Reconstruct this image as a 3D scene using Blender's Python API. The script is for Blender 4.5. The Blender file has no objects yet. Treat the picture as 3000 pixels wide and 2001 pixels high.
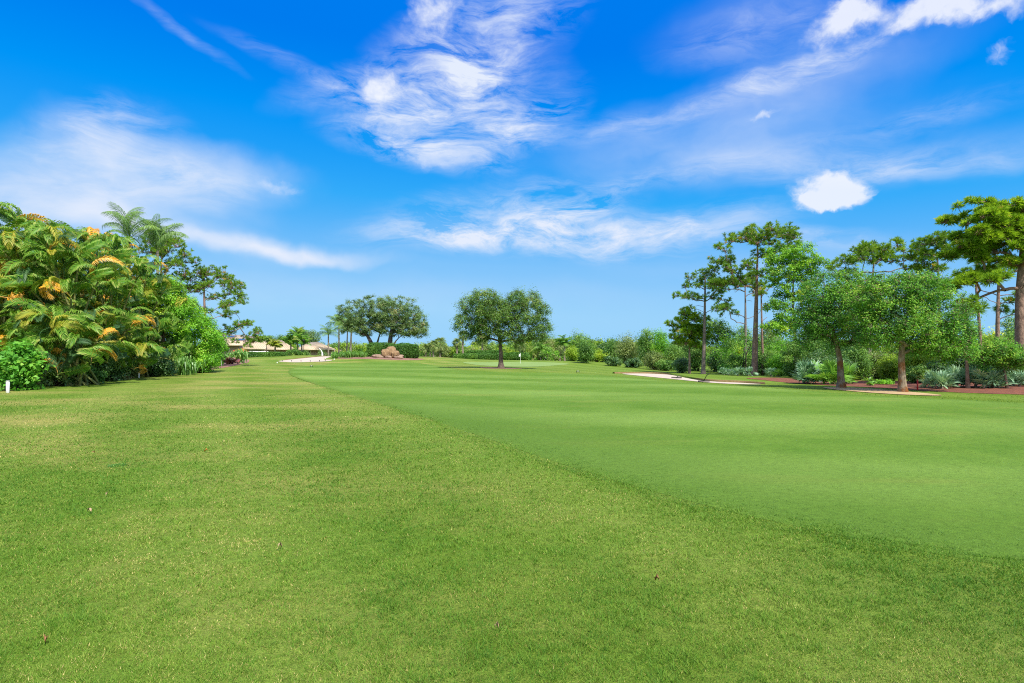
import bpy, math, random
import numpy as np
from mathutils import Vector, Matrix
from mathutils.geometry import delaunay_2d_cdt

SC = bpy.context.scene
COL = SC.collection
R = math.radians
F, CX, HY, CH = 1700.0, 1500.0, 1015.0, 1.7      # focal length in photo pixels, principal column, horizon row, eye height


def X(px, d): return (px - CX) * d / F


def Z(py, d): return CH - (py - HY) * d / F


# ------------------------------------------------------------------ terrain
CTRL = [(0, 1143, 22), (230, 1122, 27), (408, 1105, 32), (600, 1082, 42), (690, 1065, 52), (776, 1048, 68), (890, 1061, 60),
        (960, 1043, 72), (880, 1041, 75), (800, 1045, 72), (1130, 1050, 60), (1215, 1053, 62), (1020, 1047, 64), (1260, 1046, 75), (1330, 1049, 75),
        (1380, 1053, 75), (1500, 1054, 73), (1525, 1063, 64), (1620, 1057, 69), (1720, 1064, 66), (1800, 1077, 58),
        (1900, 1085, 54), (2000, 1093, 50), (1790, 1094, 42), (2000, 1113, 34.5), (2250, 1126, 30), (1950, 1096, 43),
        (2212, 1102, 44), (2060, 1096, 46), (2465, 1135, 25.5), (2645, 1150, 23), (3000, 1155, 22), (3000, 1173, 19.5),
        (2900, 1130, 26), (1468, 1079, 45), (850, 1083, 43), (1200, 1070, 52), (2250, 1105, 40)]
_P, _H = [], []
for px, py, d in CTRL:
    _P.append((X(px, d), d)); _H.append(Z(py, d))
for y in (-30, -14, -4, 3, 8, 14):
    for x in (-30, -12, 0, 12, 30):
        _P.append((x, y)); _H.append(0.0)
for x, y, h in [(-8, 24, 0), (0, 20, 0), (0, 30, -.03), (8, 24, -.05), (-10, 34, .02), (-30, 40, -.1), (-45, 60, -.3), (-40, 95, -.75), (-60, 110, -.9),
                (-20, 110, -.8), (0, 110, -.85), (20, 105, -.9), (45, 95, -1.0), (60, 70, -1.0), (60, 40, -.5), (50, 20, -.2), (-50, 20, -.1),
                (-35, 98, -.75), (30, 75, -.9), (20, 82, -.85), (-2, 92, -.55), (-12, 90, -.5), (-20, 88, -.4), (-30, 88, -.6), (36, 55, -.8), (40, 30, -.2)]:
    _P.append((x, y)); _H.append(h)
_P = np.array(_P, float); _H = np.array(_H, float)


def _phi(r2): return 0.5 * r2 * np.log(np.maximum(r2, 1e-9))


_n = len(_P)
_D2 = ((_P[:, None] - _P[None]) ** 2).sum(-1)
_A = np.zeros((_n + 3, _n + 3)); _A[:_n, :_n] = _phi(_D2) + np.eye(_n) * 6.0
_A[:_n, _n] = 1; _A[:_n, _n + 1:] = _P; _A[_n, :_n] = 1; _A[_n + 1:, :_n] = _P.T
_W = np.linalg.solve(_A, np.concatenate([_H, np.zeros(3)]))


def gz(x, y):
    x = np.asarray(x, float); y = np.asarray(y, float)
    sh = x.shape
    p = np.stack([x.ravel(), y.ravel()], 1)
    out = np.empty(len(p))
    for i in range(0, len(p), 20000):
        q = p[i:i + 20000]
        d2 = ((q[:, None] - _P[None]) ** 2).sum(-1)
        out[i:i + 20000] = _phi(d2) @ _W[:_n] + _W[_n] + q @ _W[_n + 1:]
    r = np.hypot(p[:, 0], p[:, 1] - 20)
    w = np.clip((r - 85) / 45, 0, 1); w = w * w * (3 - 2 * w)
    und = .035 * np.sin(p[:, 0] * .31 + 1.3 * np.sin(p[:, 1] * .11)) * np.sin(p[:, 1] * .23 + .6) * np.clip((p[:, 1] - 8) / 20, 0, 1)
    out = (out + und) * (1 - w) - 1.0 * w
    return out.reshape(sh)


def g1(x, y): return float(gz(np.array([x]), np.array([y]))[0])


_ds = np.concatenate([np.arange(1.5, 20, .05), np.arange(20, 110, .1)])


def hit(px, py):
    """the point of the ground seen at a pixel of the photograph"""
    xs = (px - CX) * _ds / F; zs = CH - (py - HY) * _ds / F
    k = np.nonzero(gz(xs, _ds) >= zs)[0]
    if len(k) == 0:
        return None
    k = k[0]
    return xs[k], _ds[k]


def poly(pts):
    out = []
    for px, py in pts:
        h = hit(px, py)
        out.append((float(h[0]), float(h[1])) if h is not None else (X(px, 66), 66.0))
    return out


def smooth_poly(p, it=2):
    for _ in range(it):
        q = []
        for i in range(len(p)):
            a, b = np.array(p[i]), np.array(p[(i + 1) % len(p)])
            q += [tuple(a * .75 + b * .25), tuple(a * .25 + b * .75)]
        p = q
    return p


def inpoly(x, y, P):
    x = np.asarray(x); y = np.asarray(y)
    c = np.zeros(x.shape, bool)
    n = len(P)
    for i in range(n):
        x1, y1 = P[i]; x2, y2 = P[(i + 1) % n]
        if y1 == y2: continue
        m = ((y1 > y) != (y2 > y)) & (x < (x2 - x1) * (y - y1) / (y2 - y1) + x1)
        c ^= m
    return c


def vnoise(x, y, s, seed):
    """smooth value noise in 0..1"""
    rs = np.random.RandomState(seed); T = rs.rand(64, 64)
    x = x * s; y = y * s
    ix = np.floor(x).astype(int); iy = np.floor(y).astype(int)
    fx = x - ix; fy = y - iy
    fx = fx * fx * (3 - 2 * fx); fy = fy * fy * (3 - 2 * fy)
    g = lambda a, b: T[a % 64, b % 64]
    return (g(ix, iy) * (1 - fx) + g(ix + 1, iy) * fx) * (1 - fy) + (g(ix, iy + 1) * (1 - fx) + g(ix + 1, iy + 1) * fx) * fy


# ------------------------------------------------------------------ node helpers and materials
class NT:
    def __init__(s, tree):
        s.t = tree; tree.nodes.clear()

    def n(s, kind, **kw):
        nd = s.t.nodes.new(kind)
        for k, v in kw.items():
            if k.startswith('i_'):
                key = k[2:]
                nd.inputs[int(key) if key.isdigit() else key.replace('_', ' ')].default_value = v
            else:
                setattr(nd, k, v)
        return nd

    def l(s, a, b): s.t.links.new(a, b)

    def m(s, op, a, b=None, c=None, clamp=False):
        nd = s.t.nodes.new('ShaderNodeMath'); nd.operation = op; nd.use_clamp = clamp
        for i, v in enumerate((a, b, c)):
            if v is None: continue
            if isinstance(v, (int, float)): nd.inputs[i].default_value = v
            else: s.l(v, nd.inputs[i])
        return nd.outputs[0]

    def ramp(s, fac, stops, interp='LINEAR'):
        nd = s.t.nodes.new('ShaderNodeValToRGB'); cr = nd.color_ramp; cr.interpolation = interp
        while len(cr.elements) < len(stops): cr.elements.new(.5)
        for e, (p, c) in zip(cr.elements, stops):
            e.position = p; e.color = (c[0], c[1], c[2], 1)
        s.l(fac, nd.inputs[0]); return nd.outputs[0]

    def mix(s, fac, a, b, mode='MIX'):
        nd = s.t.nodes.new('ShaderNodeMix'); nd.data_type = 'RGBA'; nd.blend_type = mode
        for v, i in ((fac, 0), (a, 6), (b, 7)):
            if isinstance(v, (int, float)): nd.inputs[i].default_value = v
            elif isinstance(v, tuple): nd.inputs[i].default_value = (*v, 1)
            else: s.l(v, nd.inputs[i])
        return nd.outputs[2]

    def noise(s, vec, scale, detail=3, rough=.55, dist=0):
        nd = s.n('ShaderNodeTexNoise'); nd.inputs['Scale'].default_value = scale; nd.inputs['Detail'].default_value = detail
        nd.inputs['Roughness'].default_value = rough; nd.inputs['Distortion'].default_value = dist
        if vec is not None: s.l(vec, nd.inputs['Vector'])
        return nd.outputs['Fac']

    def mapping(s, vec, loc=(0, 0, 0), rot=(0, 0, 0), scale=(1, 1, 1), kind='POINT'):
        nd = s.n('ShaderNodeMapping', vector_type=kind); nd.inputs['Location'].default_value = loc
        nd.inputs['Rotation'].default_value = rot; nd.inputs['Scale'].default_value = scale
        s.l(vec, nd.inputs['Vector']); return nd.outputs[0]


def newmat(name):
    m = bpy.data.materials.new(name); m.use_nodes = True
    return m, NT(m.node_tree)


def leaf_mat(name, stops, trans=.35, rough=.5, spec=.3, tcol=1.3, gain=2.2):
    m, t = newmat(name)
    a = t.n('ShaderNodeAttribute', attribute_name='tint')
    col = t.ramp(a.outputs['Fac'], [(p, tuple(min(.8, v * gain) for v in c)) for p, c in stops])
    p = t.n('ShaderNodeBsdfPrincipled'); p.inputs['Roughness'].default_value = rough
    p.inputs['Specular IOR Level'].default_value = spec
    t.l(col, p.inputs['Base Color'])
    tr = t.n('ShaderNodeBsdfTranslucent')
    tc = t.mix(1.0, col, (tcol * 1.05, tcol, tcol * .55), 'MULTIPLY'); t.l(tc, tr.inputs['Color'])
    mx = t.n('ShaderNodeMixShader'); mx.inputs[0].default_value = trans
    t.l(p.outputs[0], mx.inputs[1]); t.l(tr.outputs[0], mx.inputs[2])
    o = t.n('ShaderNodeOutputMaterial'); t.l(mx.outputs[0], o.inputs[0])
    return m


def plain_mat(name, color, rough=.7, var=.25, scale=8, color2=None, bump=0., bscale=30, metallic=0., spec=.3, stretch=(1, 1, 1)):
    m, t = newmat(name)
    tc = t.n('ShaderNodeTexCoord')
    v = t.mapping(tc.outputs['Object'], scale=stretch)
    f = t.noise(v, scale, 5, .6)
    c2 = color2 or tuple(x * (1 - var) for x in color)
    f2 = t.m('MULTIPLY_ADD', f, 2.2, -.6, clamp=True)
    col = t.mix(f2, c2, color)
    p = t.n('ShaderNodeBsdfPrincipled'); p.inputs['Roughness'].default_value = rough; p.inputs['Metallic'].default_value = metallic
    p.inputs['Specular IOR Level'].default_value = spec
    t.l(col, p.inputs['Base Color'])
    if bump:
        b = t.n('ShaderNodeBump'); b.inputs['Strength'].default_value = 1; b.inputs['Distance'].default_value = bump
        t.l(t.noise(v, bscale, 4, .6), b.inputs['Height']); t.l(b.outputs[0], p.inputs['Normal'])
    o = t.n('ShaderNodeOutputMaterial'); t.l(p.outputs[0], o.inputs[0])
    return m


def bark_mat(name, light, dark, vs=(1, 1, .35), scale=14, stain=None):
    m, t = newmat(name)
    tc = t.n('ShaderNodeTexCoord')
    v = t.mapping(tc.outputs['Object'], scale=vs)
    f = t.noise(v, scale, 5, .65)
    col = t.ramp(f, [(.3, dark), (.62, light)])
    if stain:
        f3 = t.noise(t.mapping(tc.outputs['Object'], scale=(1, 1, .8)), 2.6, 4, .6)
        f3 = t.m('MULTIPLY_ADD', f3, 7, -3.1, clamp=True)
        sp = t.n('ShaderNodeSeparateXYZ'); t.l(tc.outputs['Object'], sp.inputs[0])
        low = t.m('MULTIPLY_ADD', sp.outputs[2], -1.2, 2.2, clamp=True)
        col = t.mix(t.m('MULTIPLY', f3, low), col, stain)
    p = t.n('ShaderNodeBsdfPrincipled'); p.inputs['Roughness'].default_value = .85; p.inputs['Specular IOR Level'].default_value = .15
    t.l(col, p.inputs['Base Color'])
    b = t.n('ShaderNodeBump'); b.inputs['Strength'].default_value = 1; b.inputs['Distance'].default_value = .05
    t.l(f, b.inputs['Height']); t.l(b.outputs[0], p.inputs['Normal'])
    o = t.n('ShaderNodeOutputMaterial'); t.l(p.outputs[0], o.inputs[0])
    return m


def grass_ground_mat(name, fairway):
    m, t = newmat(name)
    g = t.n('ShaderNodeNewGeometry'); pos = g.outputs['Position']
    big = t.noise(pos, .16, 3, .5); mid = t.noise(pos, .9, 4, .6); fine = t.noise(pos, 14, 4, .7); vf = t.noise(pos, 70, 3, .75)
    sp = t.n('ShaderNodeSeparateXYZ'); t.l(pos, sp.inputs[0])
    # --- rough: passes of the mower run along the fairway edge; dry patches mostly on the left
    rg = t.mix(t.m('MULTIPLY_ADD', mid, 2.2, -.6, clamp=True), RG_A, RG_B)
    pas = t.m('SINE', t.m('MULTIPLY_ADD', t.noise(pos, .12, 2, .5), 3.0, t.m('MULTIPLY_ADD', sp.outputs[0], 1.6, t.m('MULTIPLY', sp.outputs[1], .81))))
    rg = t.mix(t.m('MULTIPLY_ADD', pas, .34, .26, clamp=True), rg, RG_E)
    dry = t.m('MULTIPLY_ADD', t.noise(t.mapping(pos, loc=(3, 7, 0), scale=(.5, 1, 1)), .4, 5, .62), 4.0, -1.85, clamp=True)
    left = t.m('MULTIPLY_ADD', sp.outputs[0], -.06, .50, clamp=True)
    rg = t.mix(t.m('MULTIPLY', t.m('MULTIPLY', dry, .8), left), rg, RG_D)
    dv = t.n('ShaderNodeVectorMath', operation='LENGTH'); t.l(t.mapping(pos, loc=(-11.8, 13.2, 0), rot=(0, 0, .25), scale=(3.6, 1.5, 50), kind='TEXTURE'), dv.inputs[0])
    bald = t.m('MULTIPLY', t.m('MULTIPLY_ADD', dv.outputs['Value'], -1.1, 1.25, clamp=True), t.m('MULTIPLY_ADD', mid, 1.6, .0, clamp=True))
    rg = t.mix(t.m('MULTIPLY', bald, .75), rg, RG_D)
    kr = t.m('MULTIPLY_ADD', fine, 1.5, .25)
    # --- fairway
    fw = t.mix(t.m('MULTIPLY_ADD', mid, 2.2, -.6, clamp=True), FW_A, FW_B)
    ang = t.m('MULTIPLY_ADD', sp.outputs[0], .22, t.m('MULTIPLY', sp.outputs[1], 1.0))
    wob = t.noise(t.mapping(pos, scale=(.05, .05, 1)), 1.0, 3, .5)
    ang = t.m('MULTIPLY_ADD', wob, 14.0, ang)
    s_ = t.m('SINE', t.m('MULTIPLY', ang, .95))
    s_ = t.m('MULTIPLY_ADD', s_, .75, .5, clamp=True)
    s_ = t.m('MULTIPLY', s_, t.m('MULTIPLY_ADD', t.noise(t.mapping(pos, scale=(.06, .22, 1)), 1.0, 3, .6), 2.6, -.75, clamp=True))
    fw = t.mix(t.m('MULTIPLY', s_, .8), fw, FW_C)
    dr2 = t.m('MULTIPLY_ADD', t.noise(t.mapping(pos, scale=(.30, 1.1, 1)), .7, 5, .62), 5, -2.75, clamp=True)
    fw = t.mix(t.m('MULTIPLY', dr2, .42), fw, FW_D)
    if fairway:      # the outermost mowing passes run along the edge and lie darker
        a5 = t.n('ShaderNodeAttribute', attribute_name='edge5')
        fw = t.mix(t.m('MULTIPLY_ADD', t.noise(pos, .7, 3, .6), .7, t.m('MULTIPLY_ADD', a5.outputs['Fac'], 1.2, -.35), clamp=True), RG_F, fw)
    kf = t.m('MULTIPLY_ADD', fine, .8, .6)
    if fairway:
        at = t.n('ShaderNodeAttribute', attribute_name='edge')
        f = t.m('MULTIPLY_ADD', t.m('ADD', t.noise(pos, 1.6, 3, .6), t.noise(pos, 9, 3, .6)), 1.1, -1.1)
        f = t.m('MULTIPLY_ADD', at.outputs['Fac'], 2.6, f, clamp=True); rg = t.mix(.75, rg, RG_F)
        base = t.mix(f, rg, fw); k = t.m('ADD', t.m('MULTIPLY', kf, f), t.m('MULTIPLY', kr, t.m('SUBTRACT', 1, f)))
    else:
        base, k = rg, kr
    k = t.m('MULTIPLY', k, t.m('MULTIPLY_ADD', vf, 1.4, .30))
    kc = t.n('ShaderNodeCombineColor'); [t.l(k, kc.inputs[i]) for i in range(3)]
    col = t.mix(1.0, base, kc.outputs[0], 'MULTIPLY')
    p = t.n('ShaderNodeBsdfPrincipled'); p.inputs['Roughness'].default_value = .9; p.inputs['Specular IOR Level'].default_value = .1
    t.l(col, p.inputs['Base Color'])
    b = t.n('ShaderNodeBump'); b.inputs['Strength'].default_value = .8; b.inputs['Distance'].default_value = .014 if fairway else .03
    t.l(t.m('ADD', fine, vf), b.inputs['Height']); t.l(b.outputs[0], p.inputs['Normal'])
    o = t.n('ShaderNodeOutputMaterial'); t.l(p.outputs[0], o.inputs[0])
    return m


RG_A, RG_B, RG_D, RG_E = (.090, .168, .014), (.142, .212, .024), (.33, .28, .085), (.162, .235, .036)
RG_F = (.082, .158, .018)
FW_A, FW_B, FW_C, FW_D = (.074, .158, .014), (.118, .204, .025), (.178, .275, .054), (.24, .235, .055)

# ------------------------------------------------------------------ mesh builder and shapes


class MB:
    def __init__(s): s.V, s.Fs, s.n = [], [], 0

    def add(s, V, Fc, t=.5):
        V = np.asarray(V, float).reshape(-1, 3); Fc = np.asarray(Fc, int)
        t = np.broadcast_to(np.asarray(t, float), (len(Fc),))
        s.V.append(V); s.Fs.append((Fc + s.n, t)); s.n += len(V)
        return s

    def mesh(s, name, mat, smooth=False):
        me = bpy.data.meshes.new(name)
        V = np.concatenate(s.V) if s.V else np.zeros((0, 3))
        me.vertices.add(len(V)); me.vertices.foreach_set('co', V.astype(np.float32).ravel())
        lv, ls, tt, st = [], [], [], 0
        for Fc, t in s.Fs:
            k = Fc.shape[1]
            lv.append(Fc.ravel()); ls.append(st + np.arange(len(Fc)) * k); st += Fc.size; tt.append(t)
        lv = np.concatenate(lv); ls = np.concatenate(ls)
        me.loops.add(len(lv)); me.loops.foreach_set('vertex_index', lv.astype(np.int32))
        me.polygons.add(len(ls)); me.polygons.foreach_set('loop_start', ls.astype(np.int32))
        me.update(calc_edges=True)
        a = me.attributes.new('tint', 'FLOAT', 'FACE'); a.data.foreach_set('value', np.concatenate(tt).astype(np.float32))
        if smooth: me.polygons.foreach_set('use_smooth', np.ones(len(ls), bool))
        me.materials.append(mat)
        return me

    def build(s, name, mat, parent=None, smooth=False, loc=None):
        o = bpy.data.objects.new(name, s.mesh(name, mat, smooth)); COL.objects.link(o)
        if parent: o.parent = parent
        if loc is not None: o.location = loc
        return o


def nrm(a): return a / np.maximum(np.linalg.norm(a, axis=-1, keepdims=True), 1e-9)


def tube(pts, rad, sides=6, cap=True):
    P = np.asarray(pts, float); n = len(P); rad = np.broadcast_to(np.asarray(rad, float), (n,))
    T = nrm(np.gradient(P, axis=0))
    up = np.array([0, 0, 1.]) if abs(T[0][2]) < .9 else np.array([1., 0, 0])
    V = []
    u = nrm(np.cross(T[0], up))
    an = np.arange(sides) * 2 * math.pi / sides
    for i in range(n):
        u = nrm(u - T[i] * np.dot(u, T[i])); w = np.cross(T[i], u)
        V.append(P[i] + rad[i] * (np.cos(an)[:, None] * u + np.sin(an)[:, None] * w))
    V = np.concatenate(V)
    i = np.arange(n - 1)[:, None] * sides; k = np.arange(sides)[None]; k2 = (k + 1) % sides
    Fq = np.stack([i + k, i + k2, i + sides + k2, i + sides + k], -1).reshape(-1, 4)
    return V, Fq


def add_tube(mb, pts, rad, sides=6, t=.5, cap=True):
    V, Fq = tube(pts, rad, sides)
    mb.add(V, Fq, t)
    if cap:
        n = len(V)
        for base in (0, n - sides):
            c = V[base:base + sides].mean(0)
            idx = np.arange(sides)
            VV = np.concatenate([V[base:base + sides], c[None]])
            mb.add(VV, np.stack([idx, (idx + 1) % sides, np.full(sides, sides)], 1), t)


def add_box(mb, c, s, rz=0., t=.5, bev=0.):
    x, y, z = s[0] / 2, s[1] / 2, s[2] / 2
    b = min(bev, x * .9, y * .9, z * .9)
    if b > 0:
        pr = [(-x + b, -y), (x - b, -y), (x, -y + b), (x, y - b), (x - b, y), (-x + b, y), (-x, y - b), (-x, -y + b)]
        rings = [(-z, .0 + b), (-z + b, 0), (z - b, 0), (z, b)]
        V = []
        for zz, ins in rings:
            for (a, c2) in pr:
                V.append((a - math.copysign(min(ins, abs(a)), a), c2 - math.copysign(min(ins, abs(c2)), c2), zz))
        V = np.array(V); k = np.arange(8)
        Fq = np.concatenate([np.stack([r * 8 + k, r * 8 + (k + 1) % 8, r * 8 + 8 + (k + 1) % 8, r * 8 + 8 + k], 1) for r in range(3)])
        caps = [np.arange(8)[::-1], np.arange(8) + 24]
    else:
        V = np.array([(-x, -y, -z), (x, -y, -z), (x, y, -z), (-x, y, -z), (-x, -y, z), (x, -y, z), (x, y, z), (-x, y, z)])
        Fq = np.array([(0, 1, 5, 4), (1, 2, 6, 5), (2, 3, 7, 6), (3, 0, 4, 7)]); caps = [np.array((3, 2, 1, 0)), np.array((4, 5, 6, 7))]
    ca, sa = math.cos(rz), math.sin(rz)
    V = V @ np.array([[ca, sa, 0], [-sa, ca, 0], [0, 0, 1]]) + np.array(c, float)
    n0 = mb.n
    mb.add(V, Fq, t)
    for cp in caps:
        mb.Fs.append((cp[None] + n0, np.array([t])))


def rdir(rng, n): return nrm(rng.normal(size=(n, 3)))


def add_leaves(mb, P, N, size, asp, rng, tint):
    n = len(P)
    N = nrm(N); a = nrm(np.cross(N, rdir(rng, n))); b = np.cross(N, a)
    s = (size * (.65 + .7 * rng.random(n)))[:, None]
    w = s * asp * .5
    fold = N * s * .12
    V = np.stack([P - a * s * .5, P + b * w + a * s * .05 + fold, P + a * s * .5, P - b * w + a * s * .05 + fold], 1).reshape(-1, 3)
    i = np.arange(n)[:, None] * 4
    mb.add(V, i + np.array([[0, 1, 2, 3]]), np.clip(tint, 0, 1))


def puff_points(rng, c, r, n, shell=.5, rough=.25):
    D = rdir(rng, n)
    k = rng.normal(size=(4, 3)) * 2.6; ph = rng.random(4) * 6.3
    bump = 1 + rough * np.cos(D @ k.T + ph).sum(1) / 2
    rad = rng.random(n) ** shell * bump
    return np.asarray(c) + D * rad[:, None] * np.asarray(r), D


def add_needles(mb, P, D, n, length, width, rng, tint, spread=.9):
    """bursts of needles at the points P round the directions D"""
    m = len(P)
    dirs = nrm(np.repeat(D, n, 0) + spread * rdir(rng, m * n) + np.array([0, 0, .15]))
    B = np.repeat(P, n, 0)
    L = (length * (.7 + .5 * rng.random(m * n)))[:, None]
    sd = nrm(np.cross(dirs, rdir(rng, m * n))) * width
    tip = B + dirs * L - np.array([0, 0, 1]) * L * .12
    V = np.stack([B + sd * .35, B - sd * .35, B + dirs * L * .55 - sd, tip, B + dirs * L * .55 + sd], 1).reshape(-1, 3)
    i = np.arange(m * n)[:, None] * 5
    tt = np.repeat(tint, n) + rng.normal(size=m * n) * .1
    mb.add(V, i + np.array([[0, 1, 2, 3, 4]]), np.clip(tt, 0, 1))


# ------------------------------------------------------------------ scene-graph helpers
def tag(o, label=None, cat=None, group=None, kind=None):
    if label: o['label'] = label
    if cat: o['category'] = cat
    if group: o['group'] = group
    if kind: o['kind'] = kind
    return o


def empty(name, label, cat, loc=(0, 0, 0), rz=0., group=None):
    o = bpy.data.objects.new(name, None); COL.objects.link(o)
    o.empty_display_size = .2
    o.location = loc; o.rotation_euler = (0, 0, rz)
    return tag(o, label, cat, group)


def sheet(name, P2, off, mat, step=1.0, kind='structure', edge=0.):
    P2 = [tuple(p) for p in P2]
    xs = [p[0] for p in P2]; ys = [p[1] for p in P2]
    gx, gy = np.meshgrid(np.arange(min(xs), max(xs), step), np.arange(min(ys), max(ys), step))
    gx = gx.ravel(); gy = gy.ravel()
    m = inpoly(gx, gy, P2)
    pts = [Vector(p) for p in P2] + [Vector((a, b)) for a, b in zip(gx[m], gy[m])]
    n = len(P2)
    v, e, f, *_ = delaunay_2d_cdt(pts, [(i, (i + 1) % n) for i in range(n)], [list(range(n))], 2, 1e-4)
    V = np.array([(p.x, p.y, 0) for p in v]); V[:, 2] = gz(V[:, 0], V[:, 1]) + off
    if edge:
        q = np.array(P2); dm = np.full(len(V), 99.)
        for a_, b_ in zip(q, np.roll(q, -1, 0)):
            ab = b_ - a_; tt = np.clip(((V[:, :2] - a_) @ ab) / (ab @ ab + 1e-9), 0, 1)
            dm = np.minimum(dm, np.linalg.norm(V[:, :2] - a_ - tt[:, None] * ab, axis=1))
        V[:, 2] -= np.where(V[:, 1] < 26, (off - .002) * np.clip(1 - dm / 1.2, 0, 1), 0)
    mb = MB(); mb.V.append(V); mb.n = len(V)
    tri = np.array([q for q in f if len(q) == 3])
    mb.Fs.append((tri, np.full(len(tri), .5)))
    o = mb.build(name, mat, smooth=True)
    o['kind'] = kind
    if edge:
        at = o.data.attributes.new('edge', 'FLOAT', 'POINT'); at.data.foreach_set('value', np.clip(dm / edge, 0, 1).astype(np.float32))
        at = o.data.attributes.new('edge5', 'FLOAT', 'POINT'); at.data.foreach_set('value', np.clip(dm / 4.5 + np.clip((V[:, 1] - 14) / 12, 0, 1), 0, 1).astype(np.float32))
    return o


# ------------------------------------------------------------------ plant materials
G = dict(
    center=leaf_mat('oak leaves', [(.1, (.026, .064, .014)), (.45, (.060, .122, .024)), (.75, (.110, .180, .036)), (.97, (.19, .18, .07))], .38, gain=2.1),
    twin=leaf_mat('grey green leaves', [(.1, (.028, .060, .022)), (.5, (.064, .112, .036)), (.8, (.115, .160, .052)), (.97, (.19, .16, .09))], .38, gain=2.6),
    oak=leaf_mat('live oak leaves', [(.1, (.030, .072, .020)), (.45, (.054, .142, .020)), (.75, (.105, .210, .024)), (.97, (.24, .27, .05))], .38, rough=.6, spec=.12, gain=2.3),
    maple=leaf_mat('maple leaves', [(.1, (.040, .110, .010)), (.5, (.085, .195, .016)), (.85, (.150, .275, .024)), (1, (.26, .30, .03))], .42),
    bright=leaf_mat('bright green leaves', [(.1, (.035, .105, .010)), (.5, (.080, .200, .014)), (.85, (.140, .280, .020)), (1, (.26, .33, .04))], .38),
    fresh=leaf_mat('fresh glossy leaves', [(.1, (.035, .120, .015)), (.5, (.070, .215, .024)), (.85, (.115, .280, .030)), (1, (.20, .34, .05))], .4, rough=.5, spec=.25, gain=1.65),
    dark=leaf_mat('dark green leaves', [(.1, (.018, .050, .016)), (.5, (.040, .090, .024)), (.85, (.075, .135, .030)), (1, (.15, .18, .05))], .25, rough=.4, spec=.5),
    mid=leaf_mat('mid green leaves', [(.1, (.026, .070, .012)), (.5, (.062, .130, .022)), (.85, (.110, .190, .030)), (1, (.20, .23, .06))], .32),
    olive=leaf_mat('olive leaves', [(.1, (.045, .072, .020)), (.5, (.095, .130, .035)), (.85, (.150, .185, .050)), (1, (.24, .23, .09))], .3),
    yellow=leaf_mat('yellow green leaves', [(.1, (.060, .110, .010)), (.5, (.130, .200, .018)), (.85, (.210, .280, .025)), (1, (.34, .34, .05))], .4),
    hedge=leaf_mat('clipped hedge leaves', [(.1, (.022, .066, .010)), (.5, (.048, .120, .016)), (.85, (.085, .175, .020)), (1, (.16, .24, .04))], .28, rough=.5, gain=1.8),
    pine=leaf_mat('pine needles', [(.1, (.036, .076, .012)), (.5, (.080, .150, .016)), (.85, (.140, .215, .020)), (1, (.28, .16, .06))], .38, spec=.1, gain=2.3),
    pineb=leaf_mat('bright pine needles', [(.1, (.055, .120, .010)), (.5, (.125, .215, .014)), (.85, (.205, .290, .022)), (1, (.30, .24, .06))], .42, spec=.1, gain=1.9),
    palmg=leaf_mat('green palm leaflets', [(.0, (.030, .095, .012)), (.5, (.066, .165, .016)), (.8, (.13, .22, .022)), (1, (.27, .27, .07))], .38, rough=.5, spec=.3, gain=1.65),
    palmy=leaf_mat('yellow green palm leaflets', [(.0, (.13, .20, .014)), (.6, (.25, .29, .03)), (1, (.44, .36, .05))], .42, rough=.5, spec=.3, gain=1.25),
    palmo=leaf_mat('orange dying palm leaflets', [(.0, (.34, .18, .015)), (.5, (.60, .19, .012)), (1, (.56, .26, .10))], .4, rough=.5),
    palmd=leaf_mat('deep green palm leaflets', [(.0, (.020, .066, .024)), (.5, (.038, .100, .034)), (1, (.07, .14, .04))], .32, rough=.5, spec=.3, gain=1.15),
    queen=leaf_mat('queen palm leaflets', [(.0, (.035, .080, .022)), (.5, (.070, .130, .032)), (1, (.12, .18, .04))], .3),
    sabal=leaf_mat('cabbage palm leaves', [(.0, (.045, .080, .020)), (.5, (.095, .140, .036)), (1, (.18, .20, .07))], .3),
    silver=leaf_mat('silver palmetto leaves', [(.0, (.055, .115, .062)), (.5, (.110, .190, .115)), (1, (.20, .28, .17))], .25, rough=.5, spec=.35),
    pgreen=leaf_mat('green palmetto leaves', [(.0, (.055, .130, .020)), (.5, (.105, .215, .030)), (1, (.20, .31, .05))], .3, rough=.4, spec=.5),
    strap=leaf_mat('green strap leaves', [(.0, (.030, .082, .016)), (.5, (.070, .155, .030)), (1, (.16, .24, .07))], .3, rough=.4, spec=.5),
    straplight=leaf_mat('pale strap leaves', [(.0, (.050, .110, .030)), (.5, (.120, .200, .065)), (1, (.25, .31, .13))], .3, rough=.4, spec=.5),
    red=leaf_mat('dark red leaves', [(.0, (.040, .018, .016)), (.5, (.105, .034, .028)), (1, (.11, .13, .03))], .2, rough=.4, spec=.5),
    flower=leaf_mat('orange red flowers', [(.0, (.06, .12, .02)), (.35, (.09, .17, .02)), (.42, (.62, .13, .05)), (1, (.70, .10, .09))], .3),
    tuft=leaf_mat('liriope leaves', [(.0, (.025, .075, .012)), (.5, (.060, .145, .020)), (1, (.12, .22, .04))], .3),
)
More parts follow.
